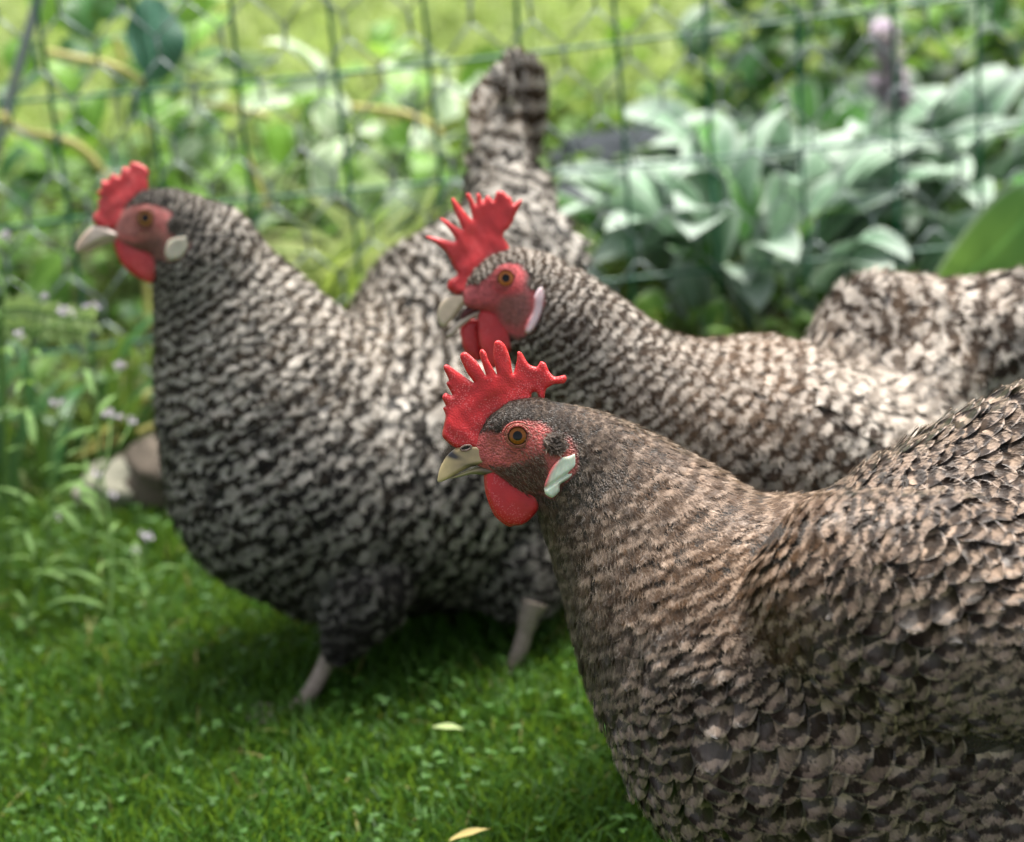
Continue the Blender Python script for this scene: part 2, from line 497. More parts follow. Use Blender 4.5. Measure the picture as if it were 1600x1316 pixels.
def solve_phase(V, E, D, sp, it=260):
    n = len(V)
    e = V[E[:, 1]] - V[E[:, 0]]
    b = ((D[E[:, 0]] / sp[E[:, 0], None] + D[E[:, 1]] / sp[E[:, 1], None]) * .5 * e).sum(1)
    rhs = np.bincount(E[:, 1], b, n) - np.bincount(E[:, 0], b, n)
    def A(x):
        q = x[E[:, 1]] - x[E[:, 0]]
        return np.bincount(E[:, 1], q, n) - np.bincount(E[:, 0], q, n)
    # start from coordinate guess, conjugate gradient
    x = (V @ CR) / sp.mean(); r = rhs - A(x); p = r.copy(); rs = r @ r
    for _ in range(it):
        Ap = A(p); al = rs / (p @ Ap + 1e-20); x += al * p; r -= al * Ap; rn = r @ r
        if rn < 1e-8: break
        p = r + rn / rs * p; rs = rn
    return x

def scatter(V, Q, sp, ok, dens=.62, seed=1):
    """variable-radius dart throwing on the quads. returns face idx and bilinear weights"""
    r = np.random.default_rng(seed)
    A = np.linalg.norm(np.cross(V[Q[:, 2]] - V[Q[:, 0]], V[Q[:, 3]] - V[Q[:, 1]]), axis=1) * .5
    fs = sp[Q].mean(1); fo = ok[Q].all(1)
    wgt = A / fs ** 2 * fo
    n = int(wgt.sum() * 7)
    fi = r.choice(len(Q), n, p=wgt / wgt.sum())
    a, b = r.random(n), r.random(n)
    W = np.stack([(1 - a) * (1 - b), a * (1 - b), a * b, (1 - a) * b], 1)
    pos = (V[Q[fi]] * W[..., None]).sum(1); s_ = fs[fi]
    keep = []; cell = s_.max() * dens; grid = {}
    cells = np.floor(pos / cell).astype(int)
    # big spacings make coarse cells; fine since counts per cell stay small
    for i in range(n):
        c = tuple(cells[i]); p = pos[i]; rr = s_[i] * dens; good = True
        for dx in (-1, 0, 1):
            for dy in (-1, 0, 1):
                for dz in (-1, 0, 1):
                    L = grid.get((c[0] + dx, c[1] + dy, c[2] + dz))
                    if L:
                        for (qx, qy, qz) in L:
                            if (qx - p[0]) ** 2 + (qy - p[1]) ** 2 + (qz - p[2]) ** 2 < rr * rr: good = False; break
                    if not good: break
                if not good: break
            if not good: break
        if good: grid.setdefault(c, []).append(tuple(p)); keep.append(i)
    keep = np.array(keep)
    return fi[keep], W[keep]

def feather_arrays(p, t, n, L, W, lift, camber, seed, nv=7, nu=5, point=0.0, ph0=None, freq=None, dk=None, wm=None, bend=.15, rag=.06, twist=.3, tipdrop=.06, szW=None):
    r = np.random.default_rng(seed); N = len(p)
    b = np.cross(n, t)
    v = 1 - (1 - np.linspace(0, 1, nv)) ** 1.7; u = np.linspace(-1, 1, nu)
    vv, uu = np.meshgrid(v, u, indexing='ij')
    blunt = np.where(vv < .55, .45 + .55 * (vv / .55), np.sqrt(np.clip(1 - ((vv - .55) / .45) ** 2.2, 0, 1)))
    sharp = np.where(vv < .4, .5 + .5 * (vv / .4), np.clip(1 - ((vv - .4) / .6) ** 1.3, 0, 1) * .96 + .04)
    point = np.broadcast_to(np.asarray(point, float), (N,))[:, None, None]
    w_ = blunt[None] * (1 - point) + sharp[None] * point
    w_ = np.maximum(w_, .06)
    tw = (r.random((N, 1, 1)) - .5) * twist
    rg = 1 + rag * (r.random((N, nv, nu)) - .5) * 2
    X = uu[None] * w_ * W[:, None, None] * rg
    tipx = (vv - .4 - .06 * (1 - np.abs(uu)) * 0)
    Y = (tipx[None]) * L[:, None, None] * (1 + rag * .6 * (r.random((N, nv, nu)) - .5))
    Z = lift[:, None, None] * (vv ** 1.1)[None] - camber * W[:, None, None] * (uu ** 2)[None] * (.4 + .6 * vv)[None] + tw * X * .6
    Z = Z - lift[:, None, None] * tipdrop * (np.clip(vv - .8, 0, 1) / .2)[None] ** 2
    V = p[:, None, None, :] + X[..., None] * b[:, None, None, :] + Y[..., None] * t[:, None, None, :] + Z[..., None] * n[:, None, None, :]
    idx = np.arange(nv * nu).reshape(nv, nu)
    f = np.stack([idx[:-1, :-1], idx[:-1, 1:], idx[1:, 1:], idx[1:, :-1]], -1).reshape(-1, 4)
    Fc = (f[None] + (np.arange(N) * nv * nu)[:, None, None]).reshape(-1, 4)
    rnd = r.random(N)
    fuv = np.stack([np.broadcast_to(uu, (N, nv, nu)), np.broadcast_to(vv, (N, nv, nu)), np.broadcast_to(rnd[:, None, None], (N, nv, nu))], -1)
    phs = ph0[:, None, None] + (vv - .4)[None] * (L * freq)[:, None, None] - bend * (uu ** 2)[None]
    fph = np.stack([phs, np.broadcast_to(dk[:, None, None], phs.shape), np.broadcast_to(wm[:, None, None], phs.shape)], -1)
    fph[..., 2] += 10 * np.round(np.clip((W if szW is None else szW) * 1e5, 0, 5000))[:, None, None]   # whole tens: half width in 1/100 mm
    return V.reshape(-1, 3), Fc, fuv.reshape(-1, 3), fph.reshape(-1, 3)

def rotate_dir(t, n, ang):
    b = np.cross(n, t)
    return nrm(t * np.cos(ang)[:, None] + b * np.sin(ang)[:, None])

def make_hen(cfg):
    base = np.array(cfg['base']); root = empty(cfg['name'], base, cfg['label'], 'hen', 'barred hens on the lawn')
    M = cfg['mats']
    V, Q, E = union_body(cfg['chains'], cfg.get('squash', .88), cfg.get('vox', .0022))
    x, y, z = proj(V)
    ex, ey = cfg['eye'][:2]
    hw = np.clip((np.hypot(x - ex - 30, y - ey - 20) - 90) / 60, .12, 1)      # smooth less near the head
    V = lap_smooth(V, E, 28, .6, hw)
    N = vnormals(V, Q)
    D, sp, dk, wm, x, y = guide_field(V, N, cfg['guides'], 0)
    phase = solve_phase(V, E, D, sp * cfg.get('barscale', 1.0))
    # --- skin colours
    face = cfg['face']; inf = in_poly(x, y, face); fd = poly_dist(x, y, face)
    soft = np.where(inf, np.clip(.5 + fd / 6, 0, 1), np.clip(.5 - fd / 6, 0, 1))
    under = np.array(cfg['under'])
    col = np.tile(under, (len(V), 1))
    skin = np.tile(np.array(cfg['skin']), (len(V), 1))
    for (poly, c_, sft, amt) in cfg['skin_zones']:
        i_ = in_poly(x, y, poly); dd = poly_dist(x, y, poly)
        k_ = (np.where(i_, np.clip(.5 + dd / sft, 0, 1), np.clip(.5 - dd / sft, 0, 1)) * amt)[:, None]
        skin = skin * (1 - k_) + np.array(c_) * k_
    sn = .8 + .4 * rng.random(len(V))[:, None]
    col = col * (1 - soft[:, None]) + skin * sn * soft[:, None]
    body = mesh_obj('body', V, Q, M['skin'], root, True, cattr={'col': col})
    bvh = BVHTree.FromPolygons([tuple(v) for v in V], [tuple(q) for q in Q])
    def hit(px, py, far=False):
        d = CF + CR * ((px - 800) / FPX) + CU * ((658 - py) / FPX)
        dn = nrm(d)
        if far: o_, dr = C0 + d * 3.0, -dn
        else: o_, dr = C0, dn
        h = bvh.ray_cast(Vector(o_), Vector(dr))
        if h[0] is None: return None, None
        nn = np.array(h[1])
        if nn @ dr > 0: nn = -nn
        return np.array(h[0]), nn
    # --- plumage
    ok = ~(inf & (fd > 1.0))
    fi, W = scatter(V, Q, sp, ok, cfg.get('dens', .64), seed=cfg['seed'])
    def ip(a):
        return (a[Q[fi]] * (W[..., None] if a.ndim == 2 else W)).sum(1)
    p, n, t, s_, ph, dkk, wmm = ip(V), nrm(ip(N)), ip(D), ip(sp), ip(phase), ip(dk), ip(wm)
    fx, fy = ip(x), ip(y)
    t = nrm(t - (t * n).sum(1, keepdims=True) * n)
    r = np.random.default_rng(cfg['seed'] + 5)
    k = len(p); t = rotate_dir(t, n, r.normal(0, cfg.get('jit', .16), k))
    pt = np.clip(cfg.get('point', lambda a, b, c: np.zeros(len(a)))(fx, fy, s_), 0, 1)
    L = s_ * (2.7 + .9 * pt) * (1 + .2 * (r.random(k) - .5)); Wd = s_ * (.88 - .28 * pt) * (1 + .2 * (r.random(k) - .5))
    lift = s_ * (cfg.get('lift', .68) + .25 * r.random(k) ** 4) * np.interp(s_ * FPX / 1.24, [10, 24], cfg.get('liftlo', (1, 1)))
    dd = np.clip(dkk + .22 * r.random(k) ** 2 * (dkk > -.1) + (r.random(k) < .04) * .4 * (dkk > -.1), -1, 1); ww = np.clip(wmm + .35 * (r.random(k) - .5), 0, 1)
    pj = ph + r.normal(0, cfg.get('phjit', .10), k)
    fq = 1 / (s_ * cfg.get('barscale', 1.0))
    if cfg.get('local'):
        # each feather carries its own bars: pale band near the tip, dark band above it
        big = (s_ * FPX / 1.24 > cfg.get('localmin', 0)) 
        fq2 = 1 / (s_ * cfg['local'] * (1 + .15 * r.normal(0, 1, k)))
        pj2 = .25 - (.89 - .4) * L * fq2 + r.normal(0, cfg.get('phjit', .10), k)
        fq = np.where(big, fq2, fq); pj = np.where(big, pj2, pj)
    FV, FF, fuv, fph = feather_arrays(p - n * (s_ * cfg.get('sink', .36))[:, None], t, n, L, Wd, lift, cfg.get('camber', .26), cfg['seed'], point=pt, ph0=pj, nv=cfg.get('nv', 7), nu=cfg.get('nu', 5), rag=cfg.get('rag', .05), twist=cfg.get('twist', .3),
                                      freq=fq, dk=dd, wm=ww)
    # loose barbs that fray every feather's outline
    nb = cfg.get('barbs', 8); K = np.repeat(np.arange(k), nb); q = len(K)
    u0 = r.uniform(-1, 1, q); spx = s_[K] * FPX / 1.24
    lo = np.interp(spx, [17, 26], [.52, .70]) if cfg.get('furry') else np.full(q, .66)
    lf = np.interp(spx, [17, 26], [1.5, 1.0]) if cfg.get('furry') else 1.0
    v0 = lo + (.96 - lo) * r.random(q) ** .7
    w0 = np.sqrt(np.clip(1 - np.clip((v0 - .55) / .45, 0, 1) ** 2.2, 0, 1))
    side = np.cross(n[K], t[K])
    bp = p[K] - n[K] * (s_[K] * cfg.get('sink', .36) - lift[K] * v0 ** 1.1 - s_[K] * .02)[:, None] + side * (u0 * w0 * Wd[K] * .92)[:, None] + t[K] * ((v0 - .4) * L[K])[:, None]
    bt = rotate_dir(t[K], n[K], u0 * (.8 / lf) + r.normal(0, .22, q))
    bL = s_[K] * (.34 + .34 * r.random(q)) * cfg.get('barblen', 1) * lf * np.interp(s_[K] * FPX / 1.24, [23, 32], [1.0, cfg.get('bigbarb', 1.0)]); bW = np.minimum(s_[K] * .022, cfg.get('barbw', .00013)) * (1 + .6 * r.random(q))
    BV, BF, bu, bf = feather_arrays(bp, bt, n[K], bL, bW, bL * (.04 + .2 * r.random(q) ** 2), 0, 5, nv=3, nu=2, point=np.full(q, .8), ph0=pj[K] + (v0 - .4) * L[K] * fq[K],
                                    freq=fq[K] * .5, dk=dd[K], wm=np.clip(ww[K] + .2 * r.random(q), 0, 1), bend=0, rag=0, twist=0, szW=Wd[K])
    BF = BF + len(FV); FV = np.vstack([FV, BV]); FF = np.vstack([FF, BF]); fuv = np.vstack([fuv, bu * [0, .5, 1]]); fph = np.vstack([fph, bf])
    mesh_obj('plumage', FV, FF, M['plume'], root, True, vattr={'fuv': fuv, 'fph': fph})
    # --- fine wisps (filament barbs) over the neck and head
    ws = cfg.get('wisps')
    if ws:
        nw, reg = ws
        okw = ok & reg(x, y)
        A = np.linalg.norm(np.cross(V[Q[:, 2]] - V[Q[:, 0]], V[Q[:, 3]] - V[Q[:, 1]]), axis=1) * okw[Q].all(1)
        fi = r.choice(len(Q), nw, p=A / A.sum()); a, b = r.random(nw), r.random(nw)
        W = np.stack([(1 - a) * (1 - b), a * (1 - b), a * b, (1 - a) * b], 1)
        p, n, t, s_, dkk, wmm, ph = ip(V), nrm(ip(N)), ip(D), ip(sp), ip(dk), ip(wm), ip(phase)
        t = rotate_dir(nrm(t - (t * n).sum(1, keepdims=True) * n), n, r.normal(0, .24, nw))
        L = np.minimum(s_ * (.8 + .7 * r.random(nw)), .008 + 0 * s_); Wd = np.full(nw, cfg.get('wispw', .00007)) * (1 + r.random(nw))
        lm = np.interp(s_ * FPX / 1.24, [10, 24], cfg.get('liftlo', (.5, 1)))
        FV, FF, fuv, fph = feather_arrays(p + n * (s_ * (.05 + .30 * lm * r.random(nw)))[:, None], t, n, L, Wd, s_ * (.10 + .25 * r.random(nw) ** 2), 0, 3, nv=4, nu=2, point=np.ones(nw),
                                          ph0=ph + r.normal(0, .05, nw), freq=.45 / (s_ * cfg.get('barscale', 1.0)), dk=np.clip(dkk + .15 * r.random(nw), 0, 1), wm=np.clip(wmm + .35 * (r.random(nw) - .3), 0, 1), bend=0, rag=0)
        mesh_obj('down', FV, FF, M['plume'], root, True, vattr={'fuv': fuv, 'fph': fph})
    # --- tail: long quills in a fan
    tl = cfg['tail']
    TP, TT, TN, TL, TW, PH = [], [], [], [], [], []
    for (bx, by, bd, tx, ty, td, wpx) in tl:
        a, b = P(bx, by, bd), P(tx, ty, td); TP.append(a * .6 + b * .4); TT.append(nrm(b - a)); 
        q = -CF + .5 * rng.normal(0, 1, 3); q = nrm(q - (q @ TT[-1]) * TT[-1]); TN.append(q); TL.append(np.linalg.norm(b - a)); TW.append(wpx * bd / FPX)
    TP, TT, TN, TL, TW = map(np.array, (TP, TT, TN, TL, TW)); kk = len(TP)
    FV, FF, fuv, fph = feather_arrays(TP, TT, TN, TL, TW, TL * .05, .2, 9, nv=16, nu=7, point=np.full(kk, .05), ph0=r.random(kk),
                                      freq=np.full(kk, 1 / (cfg.get('tailbar', 34) * 1.6 / FPX)), dk=r.random(kk) * .3, wm=.3 + .4 * r.random(kk), bend=.3, rag=.05)
    mesh_obj('tail', FV, FF, M['plume'], root, True, vattr={'fuv': fuv, 'fph': fph})
    # --- comb
    hd = cfg['hd']; sl_ = cfg.get('slope', 0)
    depf = lambda a, b: hd + sl_ * (np.asarray(a) - ex) * hd / FPX
    cp = cfg['comb']
    ct, cb = min(q[1] for q in cp), max(q[1] for q in cp)
    V_, F_, q_ = inflate(cp, 2.0, lambda a, b: depf(a, b) + .0022 * np.sin(np.asarray(a) * .06 + cfg['seed']) * np.clip((cb - 40 - np.asarray(b)) / 60, 0, 1),
                         lambda a, b: 3.8 + 7.5 * np.clip((b - ct) / (cb - ct), 0, 1) ** 1.5, 9.0, .16)
    mesh_obj('comb', V_, F_, M['comb'], root)
    # --- wattles
    for i, wp in enumerate(cfg['wattles']):
        poly, off, tk = wp
        V_, F_, q_ = inflate(poly, 2.2, lambda a, b: depf(a, b) + off * hd / FPX - .0012 * np.sin((np.asarray(b)) * .05), lambda a, b: tk + 0 * a, 14.0, .10)
        mesh_obj('wattle', V_, F_, M['comb'], root)
    # --- beak
    for nm, poly, tkf, colf in cfg['beak']:
        V_, F_, q_ = inflate(poly, 1.3, depf, tkf, 7.0)
        mesh_obj(nm, V_, F_, M['beak'], root, cattr={'col': np.array([colf(a, b) for a, b in q_])})
    # --- eyes, ear lobes, ear tufts on both sides
    er = cfg['eye'][2] * hd / FPX
    for far in (False, True):
        h, nn = hit(ex, ey, far)
        if h is not None:
            ax = nrm(nn * .35 + (-CF if not far else CF)); s1 = nrm(np.cross(ax, CU)); s2 = np.cross(ax, s1)
            Vv, Fc, cc = [], [], []
            nr_, ns = 26, 40
            for i in range(nr_):
                q = i / (nr_ - 1); rr = er * q * 1.18
                hh = er * .62 * math.sqrt(max(0, 1 - (q * .98) ** 2)) - er * .04
                for j in range(ns):
                    th = 2 * math.pi * j / ns
                    Vv.append(h + rr * (math.cos(th) * s1 + math.sin(th) * s2) + hh * ax)
                    st = .85 + .3 * ((math.sin(th * 13) + math.sin(th * 29 + 1)) * .25 + .5)
                    if q < .43: c_ = (.004, .004, .004)
                    elif q < .48: c_ = (.06, .025, .008)
                    elif q < .80: c_ = tuple(k_ * st for k_ in cfg.get('iris', (.36, .13, .022)))
                    else: c_ = (.07, .03, .014)
                    cc.append(c_)
            for i in range(nr_ - 1):
                for j in range(ns):
                    j2 = (j + 1) % ns; Fc.append((i * ns + j, i * ns + j2, (i + 1) * ns + j2, (i + 1) * ns + j))
            eye = mesh_obj('eye', Vv, Fc, M['eye'], root, cattr={'col': cc})
            mb = MB()
            for (kr, kt, dz, cc_) in ((1.18, .09, .24, cfg['lid']), (1.36, .10, .12, tuple(c * .9 for c in cfg['lid'])), (1.62, .12, -.02, cfg['skin'])):
                ring = [h + er * kr * (math.cos(a) * s1 * (1.05 if True else 1) + math.sin(a) * s2 * .94) + er * dz * ax for a in np.linspace(0, 2 * math.pi, 37)]
                mb.tube(ring, er * kt, 8, col=cc_)
            brow = [h + er * (1.12 + .05 * math.sin(a)) * (math.cos(a) * s1 + math.sin(a) * s2) + er * (.30 + .16 * math.sin(a)) * ax for a in np.linspace(.15, math.pi - .15, 20)]
            if (s2 @ CU) < 0: brow = [h + er * 1.12 * (math.cos(a) * s1 - math.sin(a) * s2) + er * (.30 + .16 * math.sin(a)) * ax for a in np.linspace(.15, math.pi - .15, 20)]
            mb.tube(brow, er * np.interp(np.linspace(0, 1, 20), [0, .5, 1], [.05, .15, .05]), 8, col=tuple(c * .8 for c in cfg['skin']))
            lid = mb.build('eyelid', M['skin'], root)
        # ear lobe
        lob = cfg['lobe']; c0 = np.mean(lob, 0); h2, n2 = hit(c0[0], c0[1], far)
        if h2 is not None:
            dz = proj(h2)[2]
            sgn = 1 if far else -1
            qd = lambda a, b: dz + sgn * .0008 + 0 * np.asarray(a)
            # follow the surface: per-vertex raycasts
            V_, F_, q_ = inflate(lob, 1.5, qd, lambda a, b: 4.6 * (1 - (.75 * np.exp(-(((a - 880) * .55 + (b - 745) * .84) / 2.6) ** 2) if cfg.get('groove') else 0 * a)) * (1 + .04 * np.sin(a * .9 + b * .3)), 6.0, .1)
            cc = []
            lx0, lx1 = min(q[0] for q in lob), max(q[0] for q in lob); ly0, ly1 = min(q[1] for q in lob), max(q[1] for q in lob)
            for (a, b) in q_:
                t_ = (a - lx0) / (lx1 - lx0)
                k_ = .5 + .5 * math.sin(a * .16 + b * .11)
                c_ = np.array(cfg['lobecol']) * (.8 + .25 * k_)
                if cfg.get('lobered'):
                    rr_ = np.clip(1.0 - poly_dist(np.array([a]), np.array([b]), [(q[0], q[1]) for q in cfg['lobered']])[0] / 6, 0, 1)
                    c_ = c_ * (1 - rr_) + np.array([.5, .07, .08]) * rr_
                cc.append(c_)
            mesh_obj('ear_lobe', V_, F_, M['lobe'], root, cattr={'col': cc})
        # ear tuft: bristle feathers
        tx, ty, tr = cfg['tuft']
        pp, nnn, tt = [], [], []
        rr = np.random.default_rng(3)
        for i in range(150):
            a = rr.random() * 6.28; q = math.sqrt(rr.random()) * tr
            hh, nn = hit(tx + q * math.cos(a), ty + q * math.sin(a), far)
            if hh is None: continue
            pp.append(hh); nnn.append(nn); tt.append(nrm(CR * .9 - CU * .45 + rr.normal(0, .35, 3)))
        if pp:
            pp, nnn, tt = map(np.array, (pp, nnn, tt)); tt = nrm(tt - (tt * nnn).sum(1, keepdims=True) * nnn); q = len(pp)
            Ls = np.full(q, tr * .9 * hd / FPX)
            FV, FF, fuv, fph = feather_arrays(pp, tt, nnn, Ls, Ls * .12, Ls * .6, 0, 4, nv=4, nu=3, point=np.ones(q), ph0=rr.random(q), freq=.2 / Ls,
                                              dk=.55 + .3 * rr.random(q), wm=.4 + .4 * rr.random(q), bend=0)
            mesh_obj('ear_tuft', FV, FF, M['plume'], root, vattr={'fuv': fuv, 'fph': fph})
    # bristles on face
    if cfg.get('bristles'):
        nb, regs = cfg['bristles']
        pp, nnn, tt = [], [], []
        rr = np.random.default_rng(8)
        for poly, cnt in regs:
            xs = [q[0] for q in poly]; ys = [q[1] for q in poly]; c_ = 0
            while c_ < cnt:
                a, b = rr.uniform(min(xs), max(xs)), rr.uniform(min(ys), max(ys))
                if not in_poly(np.array([a]), np.array([b]), poly)[0]: continue
                c_ += 1
                for far in (False, True):
                    hh, nn = hit(a, b, far)
                    if hh is None: continue
                    pp.append(hh); nnn.append(nn); tt.append(nrm(CR * .8 - CU * .5 + rr.normal(0, .3, 3)))
        pp, nnn, tt = map(np.array, (pp, nnn, tt)); tt = nrm(tt - (tt * nnn).sum(1, keepdims=True) * nnn); q = len(pp)
        Ls = (.0014 + .0016 * rr.random(q))
        FV, FF, fuv, fph = feather_arrays(pp, tt, nnn, Ls, Ls * 0 + .00018, Ls * .35, 0, 4, nv=3, nu=2, point=np.ones(q), ph0=rr.random(q), freq=.2 / Ls,
                                          dk=.5 * rr.random(q), wm=.4 + .4 * rr.random(q), bend=0)
        mesh_obj('bristles', FV, FF, M['plume'], root, vattr={'fuv': fuv, 'fph': fph})
    # nostril
    if cfg.get('nostril'):
        nx_, ny_, nr2 = cfg['nostril']
        mb = MB(); dd_ = depf(nx_, ny_) - cfg.get('nosz', 9.5) * hd / FPX
        ring = [P(nx_ + nr2 * 1.5 * math.cos(a), ny_ - nr2 * .7 * math.sin(a) - .35 * nr2 * math.cos(a), dd_) for a in np.linspace(0, 2 * math.pi, 20)]
        mb.tube(ring, .0005, 6, col=(.22, .15, .13))
        mb.add(ring[:-1] + [P(nx_, ny_, dd_ + .0004)], [(19, (i + 1) % 19, i) for i in range(19)], col=(.02, .015, .015))
        mb.build('nostril', M['skin'], root)
    # --- legs
    for (th, hk, ft, yaw) in cfg['legs']:
        th, hk, ft = map(np.array, (th, hk, ft))
        mb = MB()
        pts = bez([th, hk, (hk + ft) / 2 + np.array([.001, 0, 0]), ft + np.array([0, 0, .008])], 90)
        rr = np.interp(np.linspace(0, 1, 90), [0, .33, .45, .8, 1], [.009, .0066, .0048, .0046, .0062])
        rr = rr * (1 + .09 * ((np.arange(90) * .22) % 1.0))
        mb.tube(pts, rr, 12)
        fwd = np.array([math.cos(yaw), math.sin(yaw), 0]); sd_ = np.array([-fwd[1], fwd[0], 0])
        for (an, ln) in ((0, .055), (.6, .045), (-.6, .045), (math.pi + .3, .024)):
            dr = fwd * math.cos(an) + sd_ * math.sin(an)
            o_ = ft + np.array([0, 0, .008])
            tp = np.array([o_, o_ + dr * ln * .35 + [0, 0, .003], o_ + dr * ln * .7 + [0, 0, -.001], o_ + dr * ln - [0, 0, .003]])
            tp = bez(tp, 12)
            mb.tube(tp, np.interp(np.linspace(0, 1, 12), [0, .3, .5, .8, 1], [.005, .0038, .0042, .003, .0028]), 8)
            cl = bez([tp[-1], tp[-1] + dr * .006 + [0, 0, .0006], tp[-1] + dr * .012 - [0, 0, .003]], 6)
            mb.tube(cl, np.linspace(.0024, .0005, 6), 6)
        mb.build('leg', M['leg'], root)
    return root, bvh

leg_mat = mat_plain('leg_scales', (.50, .42, .35), (.20, .16, .13), .55, 260, .4, .6)
lobe_mat = mat_attr('ear_lobe_skin', .38, .5, (140, .25, .0008), sss=.3, noise_amt=.12, nscale=220)
eye_mat = mat_attr('eye_wet', .05, .3, None, coat=0, noise_amt=.15, nscale=1500)
beak_mat = mat_attr('beak_horn', .32, .5, (260, .12, .0006), noise_amt=.22, nscale=260)
skin_mat = mat_attr('face_skin', .5, .4, (900, .9, .0008), sss=.2, noise_amt=.6, nscale=650)

CMAT = {'plume': mat_plumage('brown_barred_feathers', (.022, .0115, .006), (.68, .53, .415), (.36, .19, .085), contrast=.5, rough=.34, nz=.95, spec=.6, bias=.28, edge=-.45, domek=.95, fibre=1.2, soft=True),
        'skin': skin_mat, 'comb': mat_comb('comb_skin_bright', .35, (.60, .022, .026)), 'beak': beak_mat, 'eye': eye_mat, 'lobe': lobe_mat, 'leg': leg_mat}
AMAT = {'plume': mat_plumage('black_white_barred_feathers', (.007, .006, .005), (.80, .75, .67), (.36, .25, .15), contrast=.2, rough=.55, nz=1.35, spec=.18, bias=.12, domek=.15),
        'skin': skin_mat, 'comb': mat_comb('comb_skin_pink', .5, (.56, .04, .045)), 'beak': beak_mat, 'eye': eye_mat, 'lobe': lobe_mat, 'leg': leg_mat}
BMAT = {'plume': mat_plumage('pale_barred_feathers', (.028, .018, .012), (.76, .70, .62), (.38, .23, .13), contrast=.2, rough=.55, nz=1.25, spec=.2, bias=.08, domek=.15),
        'skin': skin_mat, 'comb': mat_comb('comb_skin_red', .3, (.58, .035, .04)), 'beak': beak_mat, 'eye': eye_mat, 'lobe': lobe_mat, 'leg': leg_mat}

def Z(pts, s_, ox, oy): return [(x / s_ + ox, y / s_ + oy) for x, y in pts]
zc = lambda p: Z(p, 3.87, 660, 510)
zb = lambda p: Z(p, 4.1125, 640, 270)
za = lambda p: Z(p, 4.875, 100, 230)
lerp = lambda a, b, t: tuple(x * (1 - t) + y * t for x, y in zip(a, b))
sst = lambda a, b, x: (lambda t: t * t * (3 - 2 * t))(min(1, max(0, (x - a) / (b - a))))

# ================= front hen (brown barred, in focus)
dC = 1.235
def c_beakcol(a, b):
    c = lerp((.56, .43, .22), (.36, .27, .15), sst(690, 720, a))
    dark = max(0, 1 - abs((a - 707) * .8 - (b - 712)) / 12) * sst(690, 700, a) * (1 - sst(712, 722, b))
    c = lerp(c, (.035, .032, .035), min(1, dark * 1.5))
    c = lerp(c, (.05, .042, .03), .75 * math.exp(-((a - 738) / 18) ** 2 - ((b - 727) / 3.5) ** 2))
    return lerp(c, (.42, .14, .10), sst(766, 790, a) * .6)
C_face = zc([(185, 730), (225, 700), (395, 640), (400, 560), (420, 640), (455, 655), (500, 612), (560, 580), (640, 572), (720, 590), (790, 640), (800, 660), (850, 650), (905, 700), (935, 790),
             (935, 870), (890, 920), (830, 960), (820, 1010), (780, 1040), (735, 1010), (640, 1010), (540, 960), (470, 930), (410, 900), (300, 860), (200, 800)])
hens = []
